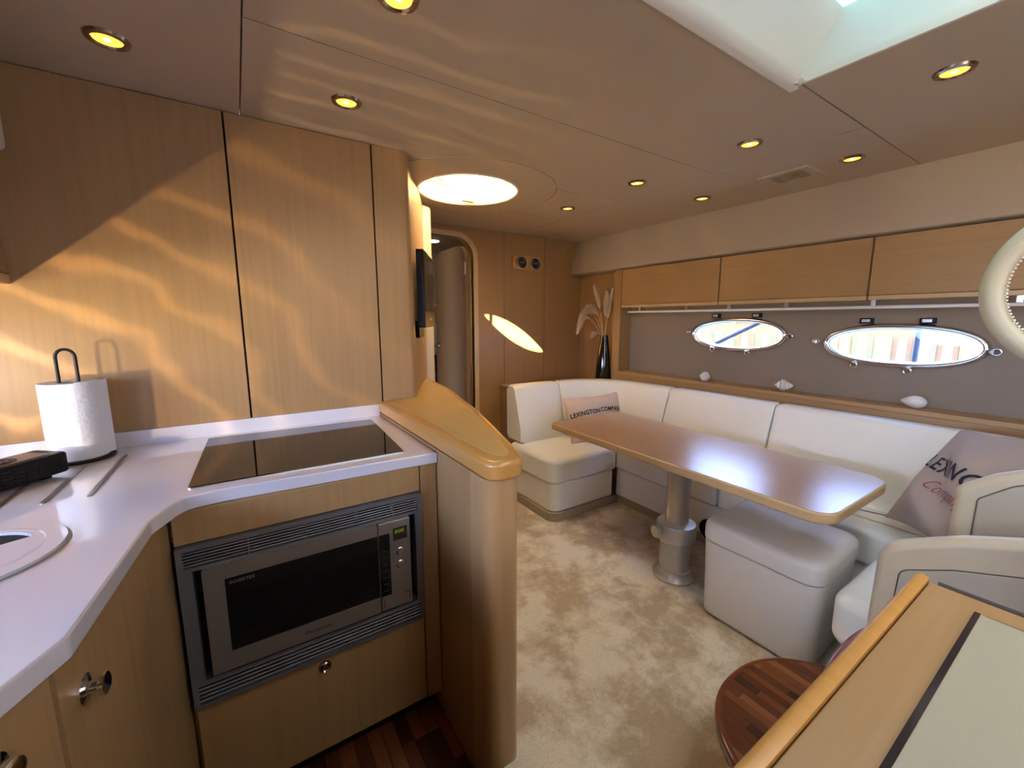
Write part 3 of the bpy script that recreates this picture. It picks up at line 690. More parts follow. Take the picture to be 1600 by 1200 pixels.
put('LEXINGTON', .043, -.45, .27, M_INK, spacing=1.12, sx=.95, arc=.10, bold=.03)
put('COMPANY', .043, .54, .30, M_INK, spacing=1.12, sx=.95, arc=.10, bold=.03)
box('side_tab', (2.300, 2.115, .625), (2.312, 2.123, .655), M_INK, pk)
tp, put = pillow('throw_pillow', .235, .225, .050, basis((2.080, .30, .675), (-.39, -.27, .08), (0, -.243, .376)), M_TAUPE, 'large taupe pillow printed LEXINGTON leaning behind the table end', wr=.008, seed=5)
put('LEXINGTON', .078, -.84, .24, M_INK, shear=.15, spacing=1.2, sx=1.2, bold=.016, rot=-.16, align='LEFT')
put('Company', .062, -.36, -.16, M_REDINK, shear=.4, sx=1.1, bold=-.006, rot=-.16, align='LEFT')

# ================================================================== TABLE
tb = thing('dining_table', (1.715, 1.15, 0), 'oak dining table with rounded corners on a single metal pedestal', 'table')
outl = rpoly([(1.452, .462), (2.02, .462), (2.085, 1.862), (1.508, 1.882)], [.085, .10, .04, .035], seg=8)
outl = rpoly([(1.468, .462), (2.03, .462), (2.072, 1.868), (1.503, 1.880)], [.085, .10, .04, .035], seg=8)
prism('edge_band', outl, .612, .650, M_TEDGE, tb, rt=.007, rb=.009, smooth=50)
prism('tabletop', inset(ccw(outl), .006), .6501, .6512, M_TABLE, tb)
prism('underside_plate', rpoly([(1.58, 1.0), (1.85, 1.0), (1.85, 1.3), (1.58, 1.3)], .03), .600, .6115, M_ALU, tb)
PX, PY = 1.715, 1.15
lathe('base_flange', [(0, 0.001), (.098, .001), (.100, .010), (.088, .020), (.080, .045), (.074, .048), (0, .048)], (PX, PY, 0), M_ALU, tb, seg=36)
lathe('lower_tube', [(.070, .045), (.070, .20), (0, .20), (0, .045)], (PX, PY, 0), M_ALU, tb, seg=36)
cl_ = lathe('clamp_collar', [(.060, .195), (.088, .198), (.092, .204), (.092, .270), (.088, .278), (.066, .282), (.0, .282), (0, .195)], (PX, PY, 0), M_ALU, tb, seg=36)
kn = Vector((-.80, .25, 0)).normalized(); kc = Vector((PX, PY, .245))+kn*.105
V, Fc = tubegeo([kc-kn*.022, kc-kn*.006, kc-kn*.005, kc+kn*.018, kc+kn*.019], [.012, .012, .026, .028, .018], 14); mesh('clamp_knob', V, Fc, M_ALU, cl_, smooth=40)
lathe('upper_tube', [(.054, .28), (.054, .602), (0, .602), (0, .28)], (PX, PY, 0), M_STEEL, tb, seg=36)
# ottoman
ot = thing('ottoman', (1.78, .72, 0), 'white vinyl box ottoman with lift-off lid under the table end', 'ottoman')
oo = rpoly([(1.585, .51), (1.955, .525), (1.955, .925), (1.585, .925)], [.06, .05, .05, .05])
def grow(p, d): return inset(ccw(p), -d)
prism('box', grow(oo, .0), .004, .338, M_OTTO, ot, rt=.004, rb=.02, taper=-.012)
prism('lid', grow(oo, .016), .341, .425, M_OTTO, ot, rt=.03, rb=.008, crown=.006, smooth=60)

# ================================================================== STAIR SIDE: steps, cheeks, grab handle, cabinet top
def step(z, ylim, y0, cx, rx, ry, label, seed):
    t = thing('stair_tread', (cx, y0, z-.04), label, 'step', 'teak stair treads')
    def ymax(x, d=0):
        q = (x-cx)/(rx-d)
        return y0+(ry-d)*(max(0, 1-abs(q)**2.3))**(1/2.3) if abs(q) < 1 else y0
    N_ = 40; xs = [cx-rx*math.cos(math.pi*k/N_) for k in range(N_+1)]
    outl = [(x, ymax(x)) for x in xs]
    prism('rim', outl, z-.035, z-.001, M_TEAKRIM, t, rt=.008, rb=.008)
    rr = random.Random(seed); d = .016; x = cx-rx+d; wd = .0235
    while x < cx+rx-d-.004:
        x1 = min(x+wd, cx+rx-d); y = y0+.004-rr.random()*.12
        while y < ymax((x+x1)/2, d):
            ln = rr.choice((.12, .17, .23, .3)); ya, yb = max(y, y0+.004), y+ln-.0008
            def cl(xx): return min(yb, ymax(xx, d))
            if ya < min(ymax(x, d), ymax(x1, d)):
                ps_ = [(x+.0004, ya), (x1-.0004, ya), (x1-.0004, max(cl(x1), ya+.001)), ((x+x1)/2, max(cl((x+x1)/2), ya+.001)), (x+.0004, max(cl(x), ya+.001))]
                prism('plank', ps_, z-.0012, z+.0004, rr.choice(M_TEAK[1:]+M_TEAK[1:3]+M_TEAK[:1]), t, smooth=False)
            y += ln
        x += wd
    rs = [(cx-rx*.92*math.cos(math.pi*k/24), ) for k in range(25)]
    ro = [(q[0], y0+(ry-.045)*(max(0, 1-abs((q[0]-cx)/(rx*.92))**2.3))**(1/2.3)) for q in rs]
    prism('riser', ro, (-.0 if z < .35 else .25), z-.035, M_CREAMP, t)
    return t
step(.25, 0, .152, 1.115, .30, .385, 'lower rounded teak stair tread of mixed dark strips', 11)
step(.50, 0, .152, 1.125, .28, .155, 'upper teak stair tread half hidden behind the wood-edged cabinet top', 12)
def cheek(x, prof_pts, rec_pts, zb, label):
    """moulded panel standing fore and aft at x, outline (y, z)"""
    t = thing('stair_cheek', (x, 0, zb), label, 'panel', 'cream moulded panels beside the stairs')
    V, Fc = prism('', prof_pts, 0, .055, None, bm_only=True, rt=.022, rb=.02, seg=5)
    mesh('moulding', [(x+.055-w_, u, v) for u, v, w_ in V], Fc, M_CREAMP, t, smooth=60)
    V, Fc = prism('', rec_pts, 0, .0035, None, bm_only=True, rt=.003, seg=2)
    mesh('inset_panel', [(x-w_, u, v) for u, v, w_ in V], Fc, M_CREAMF, t, smooth=40)
    V, Fc = tubegeo([(x-.0008, u, v) for u, v in inset(ccw(rec_pts), -.002)], .0014, 6, closed=True)
    mesh('inset_groove', V, Fc, mat('groove_brown', (.10, .07, .045), .8), t)
    return t
# near cheek at x = 1.43, far one at x = 1.79
cheek(1.43, rpoly([(.328, 0.0), (.342, .40), (.338, .640), (.19, .722), (.05, .775), (-.35, .86), (-.35, 0.0)], [0, .1, .085, .12, .1, 0, 0], seg=8),
      rpoly([(.285, .02), (.292, .40), (.285, .588), (.19, .638), (.03, .695), (-.32, .78), (-.32, .02)], [0, .1, .03, .1, .1, .02, .02], seg=6), 0, 'lower cream moulded cheek panel beside the teak steps')
cheek(1.76, rpoly([(.262, 0.0), (.262, .50), (.262, .755), (.19, .815), (.06, .885), (-.35, 1.0), (-.35, 0)], [0, .1, .045, .10, .1, 0, 0], seg=8),
      rpoly([(.208, .02), (.212, .50), (.212, .735), (.15, .795), (.05, .84), (-.32, .95), (-.32, .02)], [0, .1, .02, .08, .1, .02, .02], seg=6), 0, 'taller cream moulded panel behind, next to the taupe pillow')
gh = thing('grab_handle', (1.2, -.25, 0), 'thick cream leather grab loop with stitched inner seam at the right edge', 'handle')
lp = []; GC = (.040, 1.308); GR = .136
for k in range(33):
    a = R(110)-R(220)*k/32; lp.append((1.2, GC[0]+GR*math.cos(a)*.98, GC[1]+GR*math.sin(a)))
lp = [(1.2, -.25, GC[1]+GR*.86), (1.2, -.12, GC[1]+GR*.95)] + lp + [(1.2, -.12, GC[1]-GR*.95), (1.2, -.25, GC[1]-GR*.86)]
loop = tube('loop', lp, .0175, M_LEATH, gh, seg=18, smooth=60)
rr = bmesh.new()
for k in range(64):
    a = R(100)-R(200)*k/63; p = Vector((1.196-.004*(k % 2), GC[0]+(GR-.0178)*math.cos(a)*.98, GC[1]+(GR-.0178)*math.sin(a)))
    addbox(rr, (-.004, -.0014, -.0014), (.004, .0014, .0014), Matrix.Translation(p) @ Matrix.Rotation(a, 4, 'X') @ Matrix.Rotation(.6, 4, 'Z'))
tag(frombm('stitching', rr, mat('thread', (.82, .78, .66), .8), loop), kind='stuff')
box('post', (1.17, -.30, 0), (1.23, -.24, ZC), M_CREAMP, gh, bevel=.01)
# cabinet top with beige inset and dark channel
cb = thing('stair_cabinet', (.5, -.15, 0), 'wood-edged cabinet top with beige inset panel in the near right corner', 'cabinet')
CZ = .85
box('body', (-.20, -.45, 0), (.852, .1385, CZ-.0305), M_OAKZ, cb)  # port end lengthened out of view to block low light on the microwave
box('top', (-.205, -.45, CZ-.03), (.868, .1385, CZ-.002), M_OAKX, cb, bevel=.002)
V = []; prf = [(.139, CZ-.045), (.154, CZ-.042), (.160, CZ-.030), (.160, CZ-.010), (.156, CZ+.002), (.149, CZ+.005), (.140, CZ+.002)]
n = len(prf); V = [(x, y, z) for x in (-.205, .872) for y, z in prf]
mesh('front_rail', V, [(i, (i+1) % n, n+(i+1) % n, n+i) for i in range(n)]+[tuple(range(n)), tuple(range(n, 2*n))], M_CAP, cb, smooth=50)
box('end_dark_strip', (.869, -.45, CZ-.03), (.873, .130, CZ+.001), mat('dark_seal', (.07, .05, .04), .5), cb)  # thin dark strip along the end of the top
box('inset_panel', (-.17, -.44, CZ-.0018), (.820, .078, CZ+.0005), M_BEIGE, cb)
box('channel', (-.17, .0785, CZ-.0018), (.824, .0845, CZ+.0001), mat('dark_channel', (.10, .085, .09), .12, .8), cb)
box('channel', (.8205, -.44, CZ-.0018), (.8225, .074, CZ+.0002), mat('dark_seal', (.07, .05, .04), .5), cb)

# ================================================================== GALLEY
# worktop, L-shaped
wt = thing('worktop', (.0, 1.4, .81), 'glossy white L-shaped composite worktop with upstand', 'worktop')
wpoly = rpoly([(.486, 1.163), (.486, 1.772), (-.975, 1.772), (-.975, -.2), (-.42, -.2), (-.30, .555), (-.216, .722), (-.180, 1.075), (-.135, 1.178), (-.06, 1.186)], [0, 0, 0, 0, .02, .05, .03, .06, .05, .05], seg=6)
prism('slab', wpoly, .812, .845, M_COUNTER, wt, rt=.004, rb=.003)
box('upstand', (-.975, 1.772, .812), (.486, 1.789, .893), M_COUNTER, wt, bevel=.0025)
for (x, y0, y1) in ((-.318, 1.303, 1.652), (-.394, 1.305, 1.60), (-.470, 1.31, 1.60), (-.546, 1.31, 1.60)):
    prism('drainer_strip', rpoly([(x-.0045, y0), (x+.0045, y0), (x+.0045+.006, y1), (x-.0045+.006, y1)], .003, seg=3), .8452, .8472, mat('dull_steel', (.26, .245, .23), .35, .8), wt)
sk = thing('sink_lid', (-.44, 1.05, .845), 'white round sink lid with a dark finger hole set in the worktop', 'lid')
lathe('groove', [(.1445, .0003), (.149, .0003), (.149, .0012), (.1445, .0012)], (-.44, 1.05, .845), mat('grey_groove', (.30, .29, .30), .4), sk, seg=56, closed=True)
lens = [(-.44+.103*math.cos(a), 1.05+.103*math.sin(a)) for a in [R(28)+R(170)*k/24 for k in range(25)]]
e0, e1 = Vector(lens[-1]), Vector(lens[0]); md_ = (e0+e1)/2
lens = lens + [tuple((1-t)**2*e0+2*t*(1-t)*(md_)+t*t*e1) for t in [k/6 for k in range(1, 6)]]
slab('disc', circ(-.44, 1.05, .1435, 56), [lens], .8455, .8515, M_COUNTER, sk)
slab('hole_shade_sheet', grow(lens, .004), [], .8452, .8456, M_SHADOW, sk)  # flat dark sheet standing in for the shaded depth of the sink
lathe('inner_ring', [(.108, .0065), (.112, .0075), (.116, .0065)], (-.44, 1.05, .845), M_COUNTER, sk, seg=48, closed=True)
hb = thing('ceramic_hob', (.145, 1.46, .845), 'black glass hob set flush in the white worktop', 'hob')
prism('glass', rpoly([(-.13, 1.228), (.402, 1.222), (.430, 1.70), (-.112, 1.722)], .008), .8453, .8505, M_GLASSBLK, hb, rt=.0015, seg=2)
prism('glass_rim', grow(rpoly([(-.13, 1.228), (.402, 1.222), (.430, 1.70), (-.112, 1.722)], .008), .002), .8452, .8478, M_STEEL, hb)
# kitchen roll and holder
KX, KY = -.415, 1.688; KZ = .8455
kh = thing('kitchen_roll_holder', (KX, KY, KZ), 'black wire kitchen roll holder with tall looped handle', 'holder')
lathe('base', [(0, .0), (.076, 0), (.078, .004), (.074, .008), (0, .008)], (KX, KY, KZ), M_BLACK, kh, seg=36)
hp = [(KX-.020, KY, KZ+.008), (KX-.020, KY, KZ+.300)] + [(KX-.020*math.cos(a), KY, KZ+.300+.022*math.sin(a)) for a in [math.pi*k/8 for k in range(1, 8)]] + [(KX+.020, KY, KZ+.300), (KX+.020, KY, KZ+.008)]
tube('handle', hp, .0042, M_BLACK, kh)
kr = thing('kitchen_roll', (KX, KY, KZ+.0085), 'white embossed kitchen paper roll standing on the worktop', 'paper roll')
lathe('roll', [(.0255, 0), (.0640, 0), (.0645, .002), (.0645, .218), (.063, .220), (.0255, .220)], (KX, KY, KZ+.0085), M_PAPER, kr, seg=48, closed=True)
lathe('core', [(.0242, .0005), (.0253, .0005), (.0253, .2185), (.0242, .2185)], (KX, KY, KZ+.0085), mat('cardboard', (.45, .36, .26), .9), kr, seg=32, closed=True)
V, Fc = [], []
for i in range(11):
    a = R(-70)+R(75)*i/10; rr_ = .0648+.012*max(0, (i-7)/3)**1.5
    for z in (0.004, .11, .223): V.append((KX+rr_*math.cos(a), KY+rr_*math.sin(a), KZ+.0085+z))
    for z in (.223, .11, .004): V.append((KX+(rr_+.0006)*math.cos(a), KY+(rr_+.0006)*math.sin(a), KZ+.0085+z))
for i in range(10):
    for k in range(6): j = (k+1) % 6; Fc.append((i*6+k, i*6+j, (i+1)*6+j, (i+1)*6+k))
mesh('loose_sheet', V, Fc+[tuple(range(6)), tuple(60+k for k in range(6))], M_PAPER, kr, smooth=40)
# small black heater box
ux = Vector((.635, .772, 0)); uy = Vector((-.772, .635, 0)); p0 = Vector((-.398, 1.530, .845))
HM = Matrix(((ux.x, uy.x, 0, p0.x), (ux.y, uy.y, 0, p0.y), (0, 0, 1, p0.z), (0, 0, 0, 1)))
sb = thing('speaker_box', tuple(p0+ux*-.15), 'black slatted speaker box with brown top at the left edge', 'speaker')
V, Fc = prism('', rpoly([(-.30, 0), (0, 0), (0, .10), (-.30, .10)], .014), .010, .064, None, bm_only=True, rt=.008, rb=.006)
mesh('case', [HM @ Vector(v) for v in V], Fc, M_BLKRUB, sb, smooth=40)
V, Fc = prism('', rpoly([(-.275, .014), (-.03, .014), (-.03, .088), (-.275, .088)], .008), .0642, .0652, None, bm_only=True)
mesh('top_plate', [HM @ Vector(v) for v in V], Fc, mat('brown_plate', (.16, .11, .08), .35, coat=.1), sb)
for q, rr_ in enumerate((.014, .021, .028)):
    V, Fc = tubegeo([HM @ Vector((-.115+rr_*1.3*math.cos(a), .05+rr_*math.sin(a), .0655)) for a in [2*math.pi*k/28 for k in range(28)]], .0016, 6, True); mesh('top_ring', V, Fc, M_BLACK, sb)
for r_ in range(5): box('front_slat', (-.285, -.0025, .0165+r_*.0088), (-.016, .0005, .0195+r_*.0088), M_BLACK, sb, M=HM)
for c_ in range(12): box('front_rib', (-.28+c_*.0235, -.0018, .0145), (-.2775+c_*.0235, .0005, .057), M_BLACK, sb, M=HM)
for fx in (-.26, -.04): box('foot', (fx-.01, .02, 0.0005), (fx+.01, .08, .011), M_BLACK, sb, M=HM)
# microwave housing unit
YF = 1.172
mc = thing('oven_cabinet', (.13, 1.4, -.0), 'oak cabinet unit housing the microwave below the hob', 'cabinet')
box('carcass', (-.168, 1.192, 0.0), (.4845, 1.77, .300), M_OAKZ, mc)
box('carcass_rail', (-.168, 1.192, .735), (.4845, 1.77, .8115), M_OAKZ, mc)
box('carcass_side', (.434, 1.192, .3005), (.4845, 1.77, .7345), M_OAKZ, mc)
box('top_panel', (-.163, YF, .731), (.430, 1.191, .8115), M_OAKZ, mc, bevel=.0015, seg=1)
ldw = box('drop_door', (-.160, YF, .004), (.430, 1.191, .304), M_OAKZ, mc, bevel=.0015, seg=1)
lathe('push_lock', [(0, -.006), (.007, -.006), (.009, -.003), (.013, -.007), (.017, -.004), (.018, 0), (0, 0)], (.131, YF, .272), M_BRONZE, ldw, axis='y', seg=24)
box('side_filler', (.4335, YF, .0), (.4855, 1.191, .8115), M_OAKZ, mc, bevel=.0015, seg=1)
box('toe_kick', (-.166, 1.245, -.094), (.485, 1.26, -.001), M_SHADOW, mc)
# microwave
mw = thing('microwave_oven', (.13, 1.3, .306), 'built-in champagne metal microwave with black door window and louvred trim', 'microwave')
T0, T1, B0, B1 = -.162, .429, .307, .728
tr = slab('trim_frame', [(T0, B0), (T1, B0), (T1, B1), (T0, B1)], [[(T0+.028, B0+.072), (T1-.022, B0+.072), (T1-.022, B1-.06), (T0+.028, B1-.06)], [(T0+.012, B1-.052), (T1-.012, B1-.052), (T1-.012, B1-.010), (T0+.012, B1-.010)], [(T0+.012, B0+.010), (T1-.012, B0+.010), (T1-.012, B0+.064), (T0+.012, B0+.064)]], -.014, .018, M_SILVER, mw, fr=XZ(YF))
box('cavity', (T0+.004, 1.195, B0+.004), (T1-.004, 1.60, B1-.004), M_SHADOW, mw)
for k in range(6): box('upper_louvre', (T0+.012, -.004, 0), (T1-.012, .012, .0028), M_SILVER, tr, M=Matrix.Translation((0, YF-.006, B1-.050+k*.0075)) @ Matrix.Rotation(-.5, 4, 'X'))
for x in (-.02, .11, .24, .34): box('louvre_divider', (x-.0015, YF-.011, B1-.052), (x+.0015, YF+.004, B1-.010), M_SILVER, tr)
for k in range(5): box('lower_louvre', (T0+.012, -.006, 0), (T1-.012, .012, .0045), M_SILVER, tr, M=Matrix.Translation((0, YF-.006, B0+.013+k*.0105)) @ Matrix.Rotation(-.5, 4, 'X'))
D0, D1, E0, E1 = -.117, .290, .392, .668
fy = YF-.026
dv = thing('x', (0, 0, 0)); bpy.data.objects.remove(dv)
door = slab('door', rpoly([(D0, E0), (D1, E0), (D1, E1), (D0, E1)], .004), [rpoly([(-.075, .440), (D1+.001-.0015, .440), (D1-.0005, .634), (-.075, .634)], .004)], 0, .04, M_MWFACE, mw, fr=XZ(fy))
box('window', (-.0745, fy+.002, .4405), (D1-.001, fy+.03, .6335), M_GLASSBLK, door)
cp = box('control_panel', (.2925, fy, E0), (.386, fy+.04, E1), M_MWFACE, mw, bevel=.002, seg=1)
box('button_strip', (.293, fy-.0008, .440), (.323, fy+.01, .634), M_GLASSBLK, cp)
for k in range(7): box('touch_key', (.299, fy-.0012, .456+k*.021), (.317, fy-.0007, .4565+k*.021), M_PRINT, cp)
ds = box('display', (.334, fy-.0008, .606), (.376, fy+.01, .645), M_SCREEN, cp)
def flat_text(body, size, x, z, y, ink, par, name='lettering', shear=0, sp=1.0):
    tv, tf = textgeo(body, size, shear, sp); return mesh(name, [(x+q.x, y, z+q.y) for q in tv], tf, ink, par)
flat_text('0:00', .016, .352, .633, fy-.0012, M_LCD, ds, 'digits', .2)
for z, s in ((.568, 'MICRO'), (.527, 'DIAL')):
    lathe('dial_button', [(0, -.007), (.009, -.007), (.0105, -.004), (.0105, 0), (0, 0)], (.354, fy, z), M_MWFACE, cp, axis='y', seg=20)
    tube('dial_ring', [(.354+.012*math.cos(a), fy-.0008, z+.012*math.sin(a)) for a in [2*math.pi*k/20 for k in range(20)]], .0014, M_CHROME, cp, seg=6, closed=True)
flat_text('Panasonic', .017, .122, .415, fy-.0008, M_INK, door, 'maker_name')
flat_text('INVERTER', .012, -.040, .620, fy+.0012, M_PRINT, door, 'inverter_mark', .2)
box('key_line', (.30, fy-.001, .402), (.3012, fy, .425), M_SHADOW, cp); box('key_line', (.362, fy-.001, .43), (.378, fy, .4312), M_SHADOW, cp); box('key_line', (.3768, fy-.001, .402), (.378, fy, .43), M_SHADOW, cp)
# port-side lockers under the worktop
pc = thing('corner_cabinet', (-.4, 1.0, 0), 'curved oak corner cabinet left of the microwave with a chrome knob', 'cabinet')
cf = rpoly([(-.171, YF), (-.171, 1.30), (-.90, 1.30), (-.90, .732), (-.236, .732), (-.205, 1.05), (-.195, 1.14)], [0, 0, 0, 0, .0, .3, .03], seg=8)
cf = [(-.1705, 1.30), (-.90, 1.30), (-.90, .732), (-.238, .732), (-.228, .82), (-.219, .90), (-.211, .98), (-.203, 1.05), (-.195, 1.10), (-.186, 1.14), (-.1705, YF)]
prism('body', cf, -.09, .8115, M_OAKZ, pc, smooth=30)
def knob(par, p, nrm, r=.02):
    nrm = Vector(nrm).normalized(); p = Vector(p)
    V, Fc = tubegeo([p, p+nrm*.004, p+nrm*.007, p+nrm*.009, p+nrm*.018, p+nrm*.020, p+nrm*.027, p+nrm*.029], [r*1.15, r*1.15, r*.8, r*.5, r*.45, r*.85, r*.85, r*.6], 20)
    return mesh('knob', V, Fc, M_CHROME, par, smooth=40)
knob(pc, (-.232, .790, .716), (1, -.1, 0), .0185)
ph_ = thing('port_cabinet', (-.5, .5, 0), 'oak cabinet at the lower left edge with a large chrome knob', 'cabinet')
prism('body', [(-.242, .728), (-.90, .728), (-.90, -.15), (-.46, -.15), (-.325, .56)], -.09, .8115, M_OAKZ, ph_, smooth=False)
knob(ph_, (-.278, .655, .742), (.9, -.42, 0), .019)
# upper locker on the port side
ul = thing('wall_cupboard', (-.7, 1.3, 1.36), 'dark oak wall cupboard at the upper left edge', 'cupboard')
box('body', (-.977, -.4, 1.362), (-.540, 1.788, ZC-.001), M_OAKY, ul)
box('door', (-.5395, .92, 1.380), (-.524, 1.786, ZC-.004), M_OAKY, ul, bevel=.002, seg=1)
box('bottom_rail', (-.5395, -.4, 1.350), (-.522, 1.786, 1.377), M_TEDGE, ul, bevel=.002, seg=1)
gp = prism('towel', [(0, 0), (1, 0), (1, 1)], 0, 1, M_WHITE, bm_only=True)
gk = tag(box('padded_hanger', (-.5235, 1.15, 1.625), (-.400, 1.486, 1.84), mat('grey_padding', (.45, .42, .40), .8), bevel=.018, seg=3), 'grey padded block on the cupboard front at the upper left edge', 'pad')
# half-wall with varnished cap
hwl = thing('half_wall', (.6, 1.4, -.09), 'oak half wall with rounded nose and varnished cap beside the galley', 'half wall')
star = [(.594, .880), (.628, .965), (.684, 1.147), (.760, 1.40), (.835, 1.711), (.885, 1.93), (.952, 2.355)]
body = [(.4885, 1.772), (.4885, .93)] + [(.4885+.05*(1-math.cos(t)), .905-.055*math.sin(t)) for t in [k/6*math.pi/2 for k in range(1, 7)]]
nose = rpoly([(.4885, .95), (.4885, .848), (.578, .845), (.600, .95)], [0, .040, .028, 0], seg=8)
prism('nose_post', nose, -.094, .853, M_MAPLE, hwl)
side = [(.4885, 1.772), (.4885, .9505), (.600, .9505)] + [(x-.022, y) for x, y in star[2:]] + [(.93, 2.385), (.66, 1.857), (.652, 1.795), (.645, 1.787), (.4885, 1.787)]
prism('panel', side, -.094, .853, M_OAKZ, hwl)
capo = [(.486, 1.787), (.486, .90)] + [(.486+.04*(1-math.cos(t)), .872-.04*math.sin(t)) for t in [k/6*math.pi/2 for k in range(0, 7)]] + [(.545, .831)] + [(.560+.032*math.sin(t), .866-.034*math.cos(t)) for t in [k/5*1.2 for k in range(0, 6)]] + [(.634, .965), (.690, 1.147), (.766, 1.40), (.841, 1.711), (.893, 1.93), (.948, 2.375), (.672, 1.861), (.656, 1.794), (.645, 1.7885)]
prism('cap', capo, .8535, .904, M_CAP, hwl, rt=.014, rb=.010, seg=5, smooth=60)
ci = [(.524, 1.785), (.524, .93), (.535, .885), (.556, .873), (.577, .890), (.606, .975), (.661, 1.152), (.737, 1.405), (.812, 1.715), (.864, 1.93), (.925, 2.34), (.676, 1.858), (.66, 1.79), (.645, 1.785)]
prism('cap_field', ci, .9042, .9062, M_CAPF, hwl, rt=.0012, seg=2)
# television on the partition
tvd = (Vector((.915, 2.215, 0))-Vector((.718, 1.862, 0))).normalized(); tvn = Vector((tvd.y, -tvd.x, 0)); t0 = Vector((.706, 1.868, 1.215))
TM = Matrix(((tvd.x, tvn.x, 0, t0.x), (tvd.y, tvn.y, 0, t0.y), (0, 0, 1, t0.z), (0, 0, 0, 1)))
tv = thing('television', tuple(t0+tvd*.2), 'small black flat television on the wall beside the doorway', 'television')
V, Fc = prism('', rpoly([(0, 0), (.40, 0), (.40, .355), (0, .355)], [.012]*4), 0, .034, None, bm_only=True, rt=.004)
fr_ = lambda v: TM @ Vector((v[0], v[2], v[1]))
mesh('case', [fr_(v) for v in V], Fc, M_BLACK, tv, smooth=40)
V, Fc = prism('', [(.02, .075), (.38, .075), (.38, .335), (.02, .335)], .0342, .0352, None, bm_only=True); mesh('screen', [fr_(v) for v in V], Fc, M_TVSCR, tv)
V, Fc = prism('', circ(.2, .035, .008, 12), .0342, .037, None, bm_only=True); mesh('button', [fr_(v) for v in V], Fc, M_STEEL, tv)
V, Fc = prism('', rpoly([(.05, -.05), (.20, -.05), (.22, .03), (.03, .03)], .01), -.02, -.001, None, bm_only=True); mesh('bracket', [fr_(v) for v in V], Fc, M_BLACK, tv)

# ================================================================== FORWARD BULKHEAD FITTINGS, VASE, CABIN BEYOND
gg = thing('gauge_panel', (2.07, YB, 1.66), 'small wooden plaque with two round chrome gauges on the forward bulkhead', 'gauges')
V, Fc = prism('', rpoly([(1.925, 1.665), (2.07, 1.650), (2.222, 1.662), (2.222, 1.768), (2.07, 1.782), (1.925, 1.768)], [.02, .1, .02, .02, .1, .02]), 0, .016, None, bm_only=True, rt=.004)
mesh('plaque', [(u, YB-w_, v) for u, v, w_ in V], Fc, M_CAP, gg, smooth=40)
for x in (2.005, 2.142):
    b = lathe('bezel', [(.040, -.018), (.044, -.034), (.052, -.036), (.058, -.028), (.060, -.0165), (.040, -.0165)], (x, YB, 1.716), M_CHROME, gg, axis='y', seg=32, closed=True)
    lathe('dial', [(0, -.028), (.025, -.027), (.0415, -.022), (.0415, -.017), (0, -.017)], (x, YB, 1.716), M_DIAL, b, axis='y', seg=28)
    box('needle', (x-.024, YB-.030, 1.715), (x+.024, YB-.0285, 1.7175), M_STEEL, b)
for x in (1.938, 2.0735, 2.209): lathe('screw', [(0, -.021), (.005, -.020), (.006, -.0165), (0, -.0165)], (x, YB, 1.716), M_CHROME, gg, axis='y', seg=10)
VX, VY, VZ = 2.535, 2.470, .7185
vs0 = lathe('vase', [(0, .0), (.058, .0), (.063, .006), (.063, .05), (.057, .16), (.046, .28), (.035, .36), (.031, .398), (.033, .405), (.030, .405), (.028, .395), (.028, .30), (0, .295)], (VX, VY, VZ), M_VASE, seg=36)
tag(vs0, 'tall tapered glossy black vase in the forward corner behind the sofa', 'vase')
def pampas(pts, plen, w, label, seed):
    rr = random.Random(seed); P = [Vector(p) for p in pts]
    t = thing('pampas_grass', P[0], label, 'dried grass', 'pampas plumes in the vase')
    def bez(s):
        a, b, c = P[0], P[1], P[2]; return (1-s)**2*a+2*s*(1-s)*b+s*s*c
    tube('stem', [bez(k/10) for k in range(11)], .0022, M_STEM, t, seg=6)
    bm = bmesh.new()
    for k in range(2000):
        s = 1-plen+plen*rr.random()**.85; p = bez(s); d = (bez(min(1, s+.03))-bez(s-.03)).normalized()
        a = rr.random()*2*math.pi; sd = Vector((math.cos(a), math.sin(a), rr.uniform(-.4, .4))); sd = (sd-d*sd.dot(d)).normalized()
        q = (s-(1-plen))/plen; ww = w*(.35+.65*math.sin(math.pi*min(1, .12+q*.95)))
        L_ = .022+.03*rr.random(); tip = p+d*L_+sd*ww*rr.uniform(.2, 2.0)+Vector((rr.uniform(-.008, .008), rr.uniform(-.008, .008), rr.uniform(-.014, .004)))
        m1 = p+d*L_*.45+sd*ww*.5; sv_ = d.cross(sd).normalized()*.0038
        v = [bm.verts.new(p-sv_*.6), bm.verts.new(p+sv_*.6), bm.verts.new(m1+sv_), bm.verts.new(tip), bm.verts.new(m1-sv_)]
        bm.faces.new(v)
    tag(frombm('plume', bm, M_PAMPAS, t), kind='stuff')
b0 = (VX, VY, VZ+.34)
def off(dx, dy, z): return (VX+dx, VY+dy, z)
